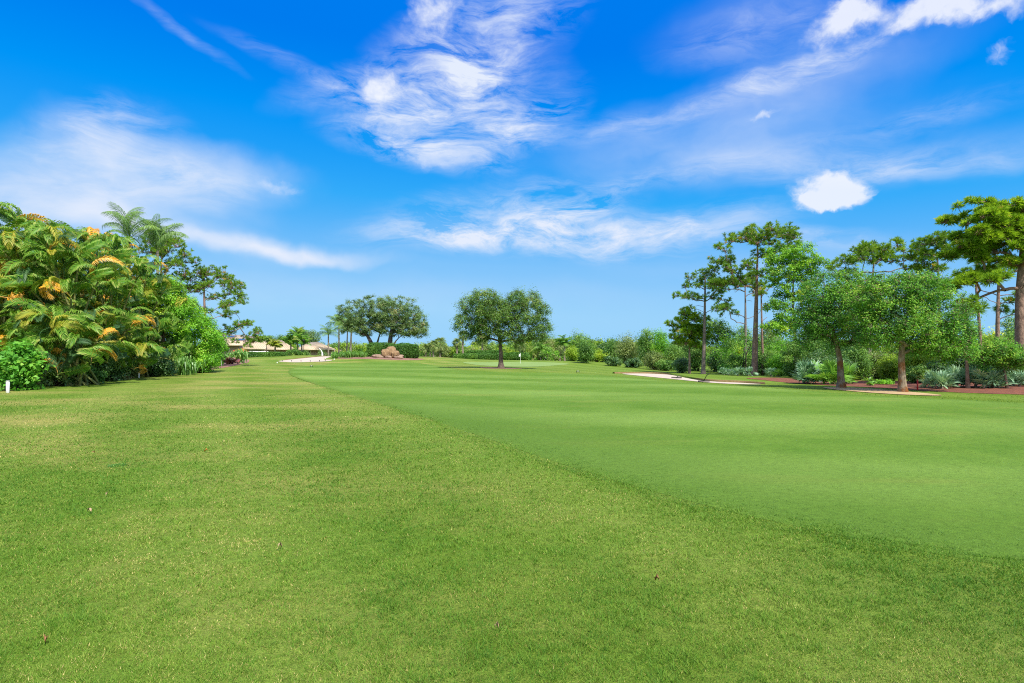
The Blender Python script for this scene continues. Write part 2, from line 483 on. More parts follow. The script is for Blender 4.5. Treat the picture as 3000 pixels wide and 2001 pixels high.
BK = dict(
    oak=bark_mat('oak bark', (.16, .12, .095), (.05, .038, .032)),
    lichen=bark_mat('lichen spotted oak bark', (.30, .24, .165), (.105, .075, .05), scale=9, stain=(.20, .075, .022)),
    grey=bark_mat('grey bark', (.11, .095, .09), (.038, .032, .030)),
    dark=bark_mat('dark twig bark', (.085, .065, .05), (.035, .027, .022)),
    pine=bark_mat('pine bark', (.34, .22, .17), (.12, .075, .06), vs=(1, 1, .45), scale=9),
    pineg=bark_mat('grey pine bark', (.24, .19, .17), (.10, .08, .072), vs=(1, 1, .45), scale=9),
    pale=bark_mat('pale dead bark', (.48, .42, .36), (.25, .21, .18)),
    palm=bark_mat('palm trunk bark', (.30, .25, .20), (.15, .12, .095), vs=(.4, .4, 2), scale=8),
    cane=bark_mat('green ringed cane', (.27, .28, .10), (.12, .14, .045), vs=(.4, .4, 3), scale=6),
)


# ------------------------------------------------------------------ trees
def skeleton(mb, trunk, r0, targets, rng, first=.35, rtip=.012, sag=.18, sides=6, wig=.06, rtop=None, flare=1.5, thin=.85):
    """trunk: list of points; limbs grow from the trunk (or from earlier limbs) to every target"""
    T = [np.array(p, float) for p in trunk]
    # resample the trunk
    tp = []
    for a, b in zip(T[:-1], T[1:]):
        k = max(2, int(np.linalg.norm(b - a) / .45))
        for i in range(k): tp.append(a + (b - a) * i / k)
    tp.append(T[-1])
    for _ in range(2):
        q = tp[:]
        for i in range(1, len(tp) - 1): q[i] = (tp[i - 1] + 2 * tp[i] + tp[i + 1]) / 4
        tp = q
    nodes = list(tp); par = list(range(-1, len(tp) - 1)); nt = len(tp)
    zf = T[0][2] + (T[-1][2] - T[0][2]) * first
    ok = [p[2] >= zf for p in tp]
    if not any(ok): ok[-1] = True
    chains, ends = [], []
    top = T[-1]
    order = sorted(range(len(targets)), key=lambda i: np.linalg.norm(targets[i] - np.array([top[0], top[1], min(top[2], zf + .6 * (top[2] - zf))])))
    for ti in order:
        t = np.array(targets[ti], float)
        A = np.array(nodes); d = t - A; L = np.linalg.norm(d, axis=1)
        cost = L + 1.1 * np.maximum(0, -d[:, 2] + .12 * L) + np.where(ok, 0, 1e6) + .25 * np.arange(len(L)) * 0
        j = int(np.argmin(cost))
        a = nodes[j]; ln = L[j]
        k = max(3, min(9, int(ln / .3)))
        mid = (a + t) / 2 + np.array([0, 0, 1]) * ln * sag * (.4 + rng.random()) * (-1 if sag < 0 and 0 else 1) + rng.normal(size=3) * ln * wig
        ch = [j]
        for i in range(1, k + 1):
            u = i / k
            p = (1 - u) ** 2 * a + 2 * u * (1 - u) * mid + u * u * t
            if i < k: p = p + rng.normal(size=3) * ln * .018
            nodes.append(p); par.append(ch[-1]); ok.append(True); ch.append(len(nodes) - 1)
        chains.append(ch); ends.append(ch[-1])
    cnt = np.zeros(len(nodes))
    for e in ends:
        while e >= 0:
            cnt[e] += 1; e = par[e]
    tot = max(1, len(targets))
    rb = r0 * np.power(np.maximum(cnt, .02) / tot, .52)
    zz = np.array([p[2] for p in tp]); zz = (zz - zz[0]) / max(1e-6, zz[-1] - zz[0])
    rt = r0 * (1 - zz) + (rtop if rtop else r0 * .35) * zz
    rt = rt * (1 + (flare - 1) * np.exp(-(zz * np.linalg.norm(T[-1] - T[0])) / .22))
    add_tube(mb, tp, rt, 10, .5)
    for ch in chains:
        P = [nodes[i] for i in ch]
        r = np.array([max(rtip, min(rb[i] * thin, r0 * .7)) for i in ch]); r[0] = min(r[1] * 1.15, r0 * .9)
        if ch[0] < nt: r = np.minimum(r, rt[min(ch[0], len(rt) - 1)] * .9)
        add_tube(mb, P, np.maximum(r, rtip), sides if r.max() > .03 else 4, .5, cap=False)


def env_puffs(rng, ells, n, r, dscale=.9, minsep=.7, shell=.75):
    """puff centres spread through a union of ellipsoids; ells rows: (x, z, rx, rz, y) in metres"""
    out = []
    E = np.array(ells, float); wts = E[:, 2] * E[:, 3]; wts = wts / wts.sum()
    tries = 0
    while len(out) < n and tries < n * 60:
        tries += 1
        e = E[rng.choice(len(E), p=wts)]
        D = rdir(rng, 1)[0]; q = rng.random() ** (1 / 3) * (1 - shell) + shell if rng.random() < .72 else rng.random() ** .5 * shell
        p = np.array([e[0] + D[0] * e[2] * q, e[4] + D[1] * e[2] * dscale * q, e[1] + D[2] * e[3] * q])
        if all(np.linalg.norm((p - o) / (1, 1, .8)) > r * minsep for o in out): out.append(p)
    return out


def broad_tree(name, label, px, d, ells=None, cat='tree', puffs=None, n=40, pr=.6, lpp=300, leaf=.1, asp=.55, mat='mid', bark='oak', tw=14, trunk=None,
               base=None, first=.35, seed=1, group=None, up=.5, flat=.8, tint=.5, rough=.3, twigs=4, minsep=.7, dscale=.9, shell=.5, sag=.18, tvar=.1, rtop=None, flare=1.5):
    """a broadleaf tree: pixel measures of the photo at distance d become metres here"""
    rng = np.random.default_rng(seed)
    s = d / F
    x0 = X(px, d); z0 = g1(x0, d)
    root = empty(name, label, cat, (x0, d, z0), group=group)
    lx = lambda p: (p - px) * s
    lz = lambda q: Z(q, d) - z0
    if puffs is None:
        E = [(lx(a), lz(b), c * s, e * s, (f[0] if f else 0)) for a, b, c, e, *f in ells]
        C = env_puffs(rng, E, n, pr, dscale, minsep); rad = [pr * (.75 + .5 * rng.random()) for _ in C]
    else:
        C, rad = [], []
        for a, b, rr, *f in puffs:
            C.append(np.array([lx(a), f[0] if f else rng.normal() * rr * s * 1.3, lz(b)])); rad.append(rr * s)
    tk = [(lx(a), f[0] if f else 0., lz(b)) for a, b, *f in (trunk or [(px, None)])] if trunk else None
    if tk is None:
        zt = np.mean([c[2] for c in C]); tk = [(0, 0, -.05), (0, 0, zt * .6), (np.mean([c[0] for c in C]) * .6, 0, zt)]
    else:
        tk[0] = (tk[0][0], tk[0][1], -.06)
    bm = MB()
    skeleton(bm, tk, tw * s * .5, C, rng, first=first, rtip=.012, sag=sag, rtop=rtop, flare=flare)
    lm = MB()
    for c, r in zip(C, rad):
        m = int(lpp * (r / pr) ** 2) if puffs is None else int(lpp)
        P, D = puff_points(rng, c, (r, r, r * flat), m, shell, rough)
        N = D * .75 + np.array([0, 0, up]) + .6 * rdir(rng, m)
        tt = tint + rng.normal() * tvar * 1.5 + rng.normal(size=m) * .11
        odd = rng.random(m) < .006; tt[odd] = .97
        add_leaves(lm, P, N, leaf, asp, rng, tt)
        for k in range(twigs):
            e = c + rdir(rng, 1)[0] * r * np.array([.85, .85, .6]) + np.array([0, 0, r * .15])
            add_tube(bm, [c, (c + e) / 2 + rng.normal(size=3) * r * .08, e], [.012, .009, .005], 3, .5, cap=False)
    bm.build('trunk', BK[bark], root, smooth=True)
    lm.build('crown', G[mat], root)
    return root


def pine_tree(name, label, px, d, puffs, trunk, tw=18, mat='pine', bark='pine', seed=1, group=None, tufts=12, needles=20, nl=.26, nw=.011, first=.5,
              flat=.72, sag=.1, tint=.45, bare=(), rtop=.05, dy=1.5, cat='pine tree'):
    rng = np.random.default_rng(seed)
    s = d / F
    x0 = X(px, d); z0 = g1(x0, d)
    root = empty(name, label, cat, (x0, d, z0), group=group)
    lx = lambda p: (p - px) * s
    lz = lambda q: Z(q, d) - z0
    C, rad = [], []
    for a, b, rr, *f in puffs:
        y_ = f[0] if f else rng.normal() * dy
        for sg in ((-1, 1) if rr > 9 else (0,)):
            C.append(np.array([lx(a + sg * rr * (.45 + .2 * rng.random())), y_ + rng.normal() * rr * s * .6, lz(b + sg * rng.normal() * rr * .28)])); rad.append(rr * s * (.86 if sg else 1.1))
    BR = [np.array([lx(a), rng.normal() * dy * .7, lz(b)]) for a, b in bare]
    tk = [(lx(a), f[0] if f else 0., lz(b)) for a, b, *f in trunk]
    tk[0] = (tk[0][0], tk[0][1], -.06)
    bm = MB(); lm = MB()
    skeleton(bm, tk, tw * s * .5, [c - np.array([0, 0, r * flat * .6]) for c, r in zip(C, rad)] + BR, rng, first=first, rtip=.016, sag=sag, rtop=rtop, flare=1.35, wig=.09, thin=.55)
    for c, r in zip(C, rad):
        m = max(4, int(1.55 * tufts * (r / .6) ** 1.5))
        P, D = puff_points(rng, c, (r, r, r * flat), m, .42, .3)
        D = nrm(D * np.array([1, 1, .6]) + np.array([0, 0, .55]))
        tt = tint + rng.normal() * .08 + rng.normal(size=m) * .12
        tt[rng.random(m) < .012] = .98
        add_needles(lm, P, D, needles, nl * 1.12, nw * 1.1, rng, tt)
        b0 = c - np.array([0, 0, r * flat * .6])
        for p in P:
            mid = (b0 + p) / 2 + rng.normal(size=3) * r * .08 - np.array([0, 0, r * .08])
            add_tube(bm, [b0, mid, p], [.014, .011, .007], 3, .5, cap=False)
    bm.build('trunk', BK[bark], root, smooth=True)
    lm.build('crown', G[mat], root)
    return root


def shrub(name, label, px, d, top, hw, cat='shrub', base=None, mat='mid', leaf=.1, n=26, lpp=260, seed=1, asp=.55, group=None, tint=.5, up=.45, depth=.9, pr=None,
          rough=.35, tvar=.12, shell=.45):
    """a bush standing on the ground at column px, its top at row top and half width hw in photo pixels"""
    rng = np.random.default_rng(seed)
    s = d / F; x0 = X(px, d); z0 = g1(x0, d)
    root = empty(name, label, cat, (x0, d, z0), group=group)
    H = Z(top, d) - z0; W = hw * s
    pr = pr or max(.16, min(H, 2 * W) * .25)
    C = []
    tries = 0
    while len(C) < n and tries < n * 40:
        tries += 1
        D = rdir(rng, 1)[0]; q = .5 + .5 * rng.random() if rng.random() < .8 else rng.random() * .5
        p = np.array([D[0] * (W - pr * .6) * q, D[1] * (W * depth) * q, H * .46 + D[2] * (H * .54 - pr * .6) * q])
        if p[2] < pr * .35: p[2] = pr * .35
        k = 1 - .25 * max(0, (p[2] / H - .6))
        p[0] *= k
        if all(np.linalg.norm(p - o) > pr * .62 for o in C): C.append(p)
    bm = MB(); lm = MB()
    for c in C:
        r = pr * (.75 + .55 * rng.random())
        m = int(lpp * (r / pr) ** 2)
        P, D = puff_points(rng, c, (r, r, r * .85), m, shell, rough)
        P[:, 2] = np.maximum(P[:, 2], .03 + .05 * rng.random(m))
        N = D * .75 + np.array([0, 0, up]) + .65 * rdir(rng, m)
        tt = tint + rng.normal() * tvar * 1.3 + rng.normal(size=m) * .11
        tt[rng.random(m) < .006] = .98
        add_leaves(lm, P, N, leaf, asp, rng, tt)
        b0 = np.array([rng.normal() * W * .12, rng.normal() * W * .12, -.03])
        add_tube(bm, [b0, b0 * .5 + c * .5 + np.array([0, 0, .15 * H]), c], [.03, .022, .01], 4, .5, cap=False)
    bm.build('branches', BK['dark'], root)
    lm.build('foliage', G[mat], root)
    return root


def hedge(name, label, px0, px1, d, top, depth=1.2, mat='hedge', leaf=.07, n=16000, seed=1, bump=.08, rnd=.35, group=None, tint=.5):
    """a clipped hedge between two columns of the photo: a rounded box of leaves round a mass of twigs"""
    rng = np.random.default_rng(seed)
    xc = (X(px0, d) + X(px1, d)) / 2; z0 = min(g1(xc, d), g1(X(px0, d), d), g1(X(px1, d), d))
    L = abs(X(px1, d) - X(px0, d)) / 2; H = Z(top, d) - z0; Dp = depth / 2
    root = empty(name, label, 'hedge', (xc, d, z0), group=group)
    e = 2 / max(.15, rnd * 2)
    # superellipsoid surface
    D = rdir(rng, n); A = np.array([L, Dp, H / 2])
    D = np.sign(D) * np.abs(D) ** .8
    k = (np.abs(D / 1) ** e).sum(1) ** (-1 / e)
    # spread the points evenly by area by rejecting on the long axis
    S = D * k[:, None]
    u = rng.random(n) * 2 - 1
    body = rng.random(n) < max(0, 1 - 2 * Dp / L * .6)
    ang = rng.random(n) * 2 * math.pi
    cs = np.stack([np.cos(ang), np.sin(ang)], 1); kk = (np.abs(cs) ** e).sum(1) ** (-1 / e)
    S[body] = np.stack([u * .96, cs[:, 0] * kk, cs[:, 1] * kk], 1)[body]
    P = S * A
    P += np.array([0, 0, H / 2])
    Nn = nrm(np.sign(S) * np.abs(S) ** (e - 1) / A)
    P += Nn * ((vnoise(P[:, 0] + 40, P[:, 2] + P[:, 1] + 40, 1.6, seed) - .5)[:, None] * 2 * bump - rng.random(n)[:, None] * .10 + .03)
    P[:, 2] = np.maximum(P[:, 2], .02)
    N = Nn * .7 + .7 * rdir(rng, n) + np.array([0, 0, .3])
    tt = tint + (vnoise(P[:, 0] + 9, P[:, 2] + 9, 1.1, seed + 5) - .5) * .5 + rng.normal(size=n) * .17
    lm = MB(); add_leaves(lm, P, N, leaf, .6, rng, tt)
    lm.build('foliage', G[mat], root)
    bm = MB()
    cnt = 260
    for i in range(cnt):
        x = (rng.random() * 2 - 1) * L * .93; y = (rng.random() * 2 - 1) * Dp * .6
        p0 = np.array([x, y * .3, -.02]); p1 = np.array([x + rng.normal() * .2, y * 1.1, H * (.55 + .35 * rng.random())])
        add_tube(bm, [p0, (p0 + p1) / 2 + rng.normal(size=3) * .06, p1], [.03, .024, .012], 4, .5, cap=False)
    bm.build('branches', BK['dark'], root)
    # dense inner foliage
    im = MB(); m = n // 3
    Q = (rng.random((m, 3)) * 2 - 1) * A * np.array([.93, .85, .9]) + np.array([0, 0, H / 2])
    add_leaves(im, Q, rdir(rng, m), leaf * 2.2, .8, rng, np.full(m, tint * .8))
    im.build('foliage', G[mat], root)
    return root


# ------------------------------------------------------------------ palms
def frond_mb(rng, L=2.0, arch=1.6, nleaf=32, ll=.42, lw=.035, droop=.5, vee=.5, rach=.02, tint=.5, start=.12, curl=0., sidebend=0., tipt=0.):
    """a feather frond growing from the origin along +X and rising/arching in the XZ plane"""
    mb = MB()
    n = 16
    P = [np.zeros(3)]; a0 = arch * .5; a1 = a0 - arch - curl
    for i in range(n):
        u = i / n
        a = a0 + (a1 - a0) * u ** 1.15
        b = sidebend * u
        P.append(P[-1] + np.array([math.cos(a) * math.cos(b), math.sin(b) * math.cos(a), math.sin(a)]) * L / n)
    P = np.array(P)
    add_tube(mb, P, np.linspace(rach, rach * .25, n + 1), 4, min(1, tint + .35), cap=False)
    T = nrm(np.gradient(P, axis=0)); side = nrm(np.cross(np.array([0, 0, 1.]), T)); side[np.isnan(side)] = 0
    nor = np.cross(T, side)
    for sgn in (-1, 1):
        u = np.linspace(start, .99, nleaf) + rng.normal(size=nleaf) * .004
        f = u * n; i = np.clip(f.astype(int), 0, n - 1); fr = (f - i)[:, None]
        B = P[i] * (1 - fr) + P[i + 1] * fr
        t = T[i]; s_ = side[i] * sgn; nn = nor[i]
        prof = np.sin(np.pi * np.clip(u * .86 + .12, 0, 1)) ** .6
        ln = (ll * prof * (.9 + .2 * rng.random(nleaf)))[:, None]
        dr = nrm(s_ * 1.0 + t * (.55 + .5 * u[:, None]) + nn * vee + rng.normal(size=(nleaf, 3)) * .06)
        w = np.cross(dr, nn); w = nrm(w) * (lw * (.5 + .6 * prof))[:, None]
        m_ = B + dr * ln * .5 - np.array([0, 0, 1]) * ln * droop * .1
        tip = B + dr * ln * (1 - droop * .25) - np.array([0, 0, 1]) * ln * droop * .75
        V = np.stack([B - w * .4, B + w * .4, m_ + w, tip, m_ - w], 1).reshape(-1, 3)
        k = np.arange(nleaf)[:, None] * 5
        tt = np.clip(tint + rng.normal(size=nleaf) * .12 + (u - .5) * .25, 0, 1)
        mb.add(V, k + np.array([[0, 1, 2, 4]]), tt)
        mb.add(V, k + np.array([[2, 3, 4]]), np.clip(tt + tipt, 0, 1))
    return mb


def xf(mb, M):
    """the builder's shape carried by a 4x4 matrix"""
    A = np.array(M)
    out = MB(); out.n = mb.n; out.Fs = mb.Fs
    out.V = [v @ A[:3, :3].T + A[:3, 3] for v in mb.V]
    return out


def merge(dst, src):
    for v in src.V: dst.V.append(v)
    for f, t in src.Fs: dst.Fs.append((f + dst.n, t))
    dst.n += src.n


def fan_mb(rng, r=.5, nb=18, spread=2.6, fold=.25, tint=.5, pet=.6, droop=.1):
    """a fan leaf: stalk along +X then pointed blades"""
    mb = MB()
    add_tube(mb, [(0, 0, 0), (pet * .5, 0, pet * .06), (pet, 0, 0)], [.012, .01, .008], 3, tint, cap=False)
    an = np.linspace(-spread, spread, nb) + rng.normal(size=nb) * .05
    for a in an:
        ln = r * (.8 + .25 * math.cos(a)) * (.9 + .2 * rng.random())
        dr = np.array([math.cos(a), math.sin(a), fold * abs(math.sin(a)) + rng.normal() * .06]); dr /= np.linalg.norm(dr)
        w = np.array([-math.sin(a), math.cos(a), 0]) * r * .065
        B = np.array([pet, 0, 0.])
        m_ = B + dr * ln * .55; tip = B + dr * ln - np.array([0, 0, ln * droop * (1 + rng.random())])
        mb.add([B, m_ + w + (0, 0, .012), tip, m_ - w - (0, 0, .012)], [(0, 1, 2, 3)], np.clip(tint + rng.normal() * .15, 0, 1))
    return mb


def mrot(az, el, roll=0., loc=(0, 0, 0), sc=1.):
    return Matrix.Translation(loc) @ Matrix.Rotation(az, 4, 'Z') @ Matrix.Rotation(-el, 4, 'Y') @ Matrix.Rotation(roll, 4, 'X') @ Matrix.Scale(sc, 4)


def feather_palm(name, label, px, d, cy, base_px=None, frond=2.2, nf=13, mat='queen', seed=1, tw=8, group=None, ll=.5, droop=.9, vee=.05, lw=.02, elmin=-.5, elmax=1.3, cat='palm tree', arch=1.7, nleaf=26):
    """a single-stemmed palm: its crown's heart stands at row cy"""
    rng = np.random.default_rng(seed)
    s = d / F; x0 = X(base_px or px, d); z0 = g1(x0, d)
    root = empty(name, label, cat, (x0, d, z0), group=group)
    top = np.array([X(px, d) - x0, 0, Z(cy, d) - z0])
    bm = MB()
    r = tw * s / 2
    add_tube(bm, [(0, 0, -.05), top * .3 * (1, 1, 1) + (top[0] * -.05, 0, 0), top * .65, top], [r * 1.25, r, r * .9, r * .75], 10)
    bm.build('trunk', BK['palm'], root, smooth=True)
    lm = MB()
    for i in range(nf):
        el = elmin + (elmax - elmin) * ((i + .5) / nf) ** .8
        az = i * 2.4 + rng.normal() * .25
        fm = frond_mb(rng, frond * (.85 + .3 * rng.random()), arch * (.75 + .4 * rng.random()), nleaf, ll, lw, droop, vee, .025, .5 + rng.normal() * .12)
        merge(lm, xf(fm, mrot(az, el * .55, rng.normal() * .3, top)))
    lm.build('crown', G[mat], root)
    return root


def fan_palm(name, label, px, d, cy, cr, base_px=None, nf=34, mat='sabal', seed=1, tw=9, group=None, cat='palm tree'):
    rng = np.random.default_rng(seed)
    s = d / F; x0 = X(base_px or px, d); z0 = g1(x0, d)
    root = empty(name, label, cat, (x0, d, z0), group=group)
    top = np.array([X(px, d) - x0, 0, Z(cy, d) - z0]); r = tw * s / 2
    bm = MB(); add_tube(bm, [(0, 0, -.05), top * .5 + (rng.normal() * .06, 0, 0), top], [r * 1.2, r, r], 10)
    bm.build('trunk', BK['palm'], root, smooth=True)
    lm = MB(); Rr = cr * s
    for i in range(nf):
        el = -.9 + 2.3 * ((i + .5) / nf); az = i * 2.4 + rng.normal() * .3
        fm = fan_mb(rng, Rr * .62, 13, 1.7, .5, .5 + rng.normal() * .18 + (el - .3) * .12, Rr * .55, .5)
        merge(lm, xf(fm, mrot(az, el, rng.normal() * .5, top)))
    lm.build('crown', G[mat], root)
    return root


def palmetto(label, px, d, top, hw, mat='silver', seed=1, nf=30, group='saw palmettos at the edge of the woods'):
    rng = np.random.default_rng(seed)
    s = d / F; x0 = X(px, d); z0 = g1(x0, d)
    H = Z(top, d) - z0; W = hw * s
    root = empty('saw_palmetto', label, 'palmetto', (x0, d, z0), group=group)
    lm = MB(); sm = MB()
    stems = [(np.array([rng.normal() * W * .35, rng.normal() * W * .3, .0])) for _ in range(max(2, nf // 11))]
    for b in stems:
        add_tube(sm, [b - (0, 0, .04), b + (0, 0, H * .15)], [.06, .05], 6)
    for i in range(nf):
        b = stems[i % len(stems)] + np.array([0, 0, H * .1])
        el = .12 + 1.25 * rng.random(); az = rng.random() * 6.28
        pet = (H * .62) * (.7 + .5 * rng.random()); rr = H * .44 * (.85 + .3 * rng.random())
        kx = max(.5, min(1.6, W / H))
        fm = fan_mb(rng, rr, 17, 2.2, .22, .5 + rng.normal() * .2, pet * (1 if el > .8 else kx), .12)
        merge(lm, xf(fm, mrot(az, el, rng.normal() * .4, b)))
    lm.build('fronds', G[mat], root)
    sm.build('stem', BK['palm'], root)
    return root


def strap_plant(name, label, px, d, top, hw, mat='strap', n=60, seed=1, wid=.06, cat='plant', group=None, droop=.5, stems=1):
    rng = np.random.default_rng(seed)
    s = d / F; x0 = X(px, d); z0 = g1(x0, d); H = Z(top, d) - z0; W = hw * s
    mb = MB()
    for i in range(n):
        az = rng.random() * 6.283; lean = rng.random() ** .7
        b = np.array([rng.normal() * W * .3, rng.normal() * W * .3, -.02 + H * .45 * rng.random() * (stems > 1)])
        hor = np.array([math.cos(az), math.sin(az), 0]); wv = np.array([-math.sin(az), math.cos(az), 0]) * wid * (.7 + .5 * rng.random())
        hh = (H - b[2]) * (1.05 - .45 * lean) * (.8 + .25 * rng.random()); out = W * lean * .85
        p1 = b + hor * out * .35 + (0, 0, hh * .65); p2 = b + hor * out * .8 + (0, 0, hh * (1 - .05 * droop)); p3 = b + hor * out * 1.2 + (0, 0, hh * (1 - droop * lean * .8))
        V = [b - wv * .5, b + wv * .5, p1 - wv, p1 + wv, p2 - wv * .8, p2 + wv * .8, p3]
        t = np.clip(.5 + rng.normal() * .2, 0, 1)
        mb.add(V, [(0, 1, 3, 2), (2, 3, 5, 4)], t); mb.add(np.array(V)[4:7], [(0, 1, 2)], t)
    o = mb.build(name, G[mat], loc=(x0, d, z0))
    tag(o, label, cat, group)
    return o


# ------------------------------------------------------------------ ground
gx = np.concatenate([[-2500, -1200, -600, -320, -190, -140], np.arange(-110, 110.1, 1.0), [140, 190, 320, 600, 1200, 2500]])
gy = np.concatenate([[-400, -120, -50, -25], np.arange(-12, 150.1, 1.0), [175, 220, 320, 600, 1200, 3000]])
GX, GY = np.meshgrid(gx, gy)
GZ = gz(GX, GY)
nx, ny = len(gx), len(gy)
i = np.arange(ny - 1)[:, None] * nx; k = np.arange(nx - 1)[None]
mb = MB(); mb.add(np.stack([GX, GY, GZ], -1).reshape(-1, 3), np.stack([i + k, i + k + 1, i + nx + k + 1, i + nx + k], -1).reshape(-1, 4))
M_ROUGH = grass_ground_mat('rough turf', False); M_FAIR = grass_ground_mat('fairway turf', True)
tag(mb.build('ground', M_ROUGH, smooth=True), kind='structure')

FAIR = poly([(841, 1088), (850, 1100), (880, 1112), (919, 1124), (1021, 1156), (1212, 1213), (1365, 1264), (1646, 1362), (1914, 1440), (2169, 1512), (2552, 1592), (3000, 1672), (3300, 1725)])
FAIR += [(14, 5), (22, 9), (21, 18.0)]
FAIR += poly([(3060, 1184), (2840, 1172), (2700, 1166), (2560, 1160), (2400, 1148), (2250, 1136), (2120, 1130), (1980, 1120), (1860, 1109), (1780, 1101), (1700, 1096),
              (1560, 1092), (1450, 1091), (1350, 1086), (1290, 1074), (1230, 1062), (1100, 1061), (1046, 1063), (987, 1066), (912, 1071), (858, 1076)])
FAIR = smooth_poly(FAIR, 2)
sheet('fairway', FAIR, .012, M_FAIR, .45, edge=.9)
GREEN = smooth_poly(poly([(1340, 1060), (1420, 1062), (1500, 1060), (1600, 1061), (1680, 1066), (1640, 1070), (1560, 1075), (1470, 1074), (1400, 1070)]), 2)
M_GREEN = plain_mat('putting green turf', (.205, .285, .075), .9, color2=(.165, .255, .055), scale=.5)
sheet('putting_green', GREEN, .012, M_GREEN, .8)

M_SAND = plain_mat('pale bunker sand', (.54, .445, .36), .95, color2=(.42, .34, .27), scale=1.4, bump=.02, bscale=9)
M_SAND2 = plain_mat('tan sand', (.50, .35, .19), .95, color2=(.34, .23, .11), scale=2.2, bump=.02, bscale=12)
M_MULCH = plain_mat('red brown mulch', (.27, .095, .055), .95, color2=(.13, .05, .032), scale=5, bump=.05, bscale=28)
M_MULCH2 = plain_mat('pale pink mulch', (.34, .185, .13), .95, color2=(.18, .10, .075), scale=4, bump=.04, bscale=24)
BUNK_R = smooth_poly(poly([(1815, 1095), (1870, 1094.5), (1930, 1096), (1965, 1098.5), (2000, 1106), (2040, 1114), (2090, 1119), (2170, 1122), (2252, 1127), (2150, 1126), (2070, 1121), (1990, 1113), (1900, 1104), (1840, 1098)]), 2)
sheet('bunker_sand', BUNK_R, .016, M_SAND, .6)
BUNK_L = smooth_poly(poly([(808, 1059), (835, 1055.5), (880, 1051), (920, 1047), (955, 1044), (974, 1044.5), (960, 1049), (945, 1053), (960, 1054.5), (976, 1054), (968, 1058), (925, 1060.5), (850, 1061.5)]), 2)
sheet('bunker_sand', BUNK_L, .016, M_SAND, .8)
MUL_R = smooth_poly(poly([(2170, 1108), (2230, 1113), (2290, 1120), (2380, 1127), (2450, 1131), (2540, 1135), (2640, 1141), (2740, 1148), (2860, 1153), (3000, 1157), (3150, 1161), (3150, 1120), (2960, 1116), (2700, 1118), (2500, 1115), (2350, 1110), (2260, 1106)]), 2)
sheet('mulch_bed', MUL_R, .012, M_MULCH, .8)
SANDP = smooth_poly(poly([(2400, 1136), (2460, 1135), (2540, 1139), (2640, 1147), (2720, 1154), (2775, 1161), (2700, 1160), (2600, 1155), (2500, 1148), (2440, 1142)]), 2)
sheet('sand_path', SANDP, .020, M_SAND2, .6)
MUL_C = smooth_poly(poly([(965, 1047), (1020, 1045.5), (1080, 1046), (1180, 1047), (1238, 1051), (1243, 1055), (1200, 1056), (1130, 1054), (1060, 1052), (985, 1051)]), 2)
sheet('mulch_bed', MUL_C, .014, M_MULCH2, .8)
cx, cyd = X(1466, 44.5), 44.5
RING = [(cx + (1.55 + .25 * math.sin(a * 3)) * math.cos(a), cyd + (1.2 + .2 * math.sin(a * 2 + 1)) * math.sin(a)) for a in np.linspace(0, 6.283, 36)[:-1]]
sheet('mulch_ring', RING, .016, M_MULCH2, .5)
MUL_L = smooth_poly(poly([(590, 1088), (640, 1080), (700, 1070), (734, 1058), (724, 1052), (680, 1054), (640, 1060), (590, 1070)]), 2)
sheet('mulch_bed', MUL_L, .014, M_MULCH2, .7)
MUL_L2 = smooth_poly(poly([(255, 1120.5), (300, 1117), (360, 1112), (400, 1107), (392, 1100), (330, 1104), (270, 1110)]), 2)
sheet('mulch_bed', MUL_L2, .014, M_SAND2, .6)


# living grass: mown blades near the camera, longer in the rough
def blades(name, N, y0, y1, h, w0, mask, mat, seed, tintfn, fade, spread=1.02):
    rng = np.random.default_rng(seed)
    y = np.exp(rng.random(N) * (math.log(y1) - math.log(y0)) + math.log(y0)); x = y * (rng.random(N) * 2 - 1) * spread
    keep = mask(x, y) & (rng.random(N) < np.clip((y1 - y) / (y1 - fade), 0, 1))
    x = x[keep]; y = y[keep]; n = len(x)
    z = gz(x, y)
    tuft = vnoise(x + 50, y + 50, 6.5, seed) * .4 + vnoise(x + 50, y + 50, 17.0, seed + 1) * .6
    az = rng.random(n) * 6.283 + 2.2 * (vnoise(x + 80, y + 80, 4.0, seed + 2) - .5); lean = .25 + 1.25 * rng.random(n)
    hh = h * (.22 + .95 * tuft ** 1.2) * (.6 + .65 * rng.random(n))
    tn = np.clip(tintfn(x, y, rng), 0, 1); hh = hh * np.where(tn > .62, .55, 1.0)
    w = w0 * np.maximum(1, y / 3.0) * (.6 + .7 * rng.random(n))
    fa = rng.random(n) * 6.283
    B = np.stack([x, y, z - .004], 1)
    wv = np.stack([np.cos(fa) * w, np.sin(fa) * w, 0 * w], 1) * .5
    tip = B + np.stack([np.cos(az) * lean * hh, np.sin(az) * lean * hh, hh], 1)
    V = np.stack([B - wv, B + wv, tip], 1).reshape(-1, 3)
    m = MB(); m.add(V, np.arange(n * 3).reshape(-1, 3), tn)
    o = m.build(name, mat)
    tag(o, kind='stuff')
    return o


M_BLADE_R = leaf_mat('rough grass blades', [(0, (.042, .122, .010)), (.3, (.086, .182, .015)), (.55, (.155, .238, .030)), (.8, (.34, .29, .085)), (1, (.50, .40, .17))], .25, .6, .2, gain=1.36)
M_BLADE_F = leaf_mat('fairway grass blades', [(0, (.050, .140, .018)), (.4, (.105, .235, .036)), (.75, (.21, .33, .07)), (1, (.40, .36, .13))], .25, .6, .2, gain=.92)


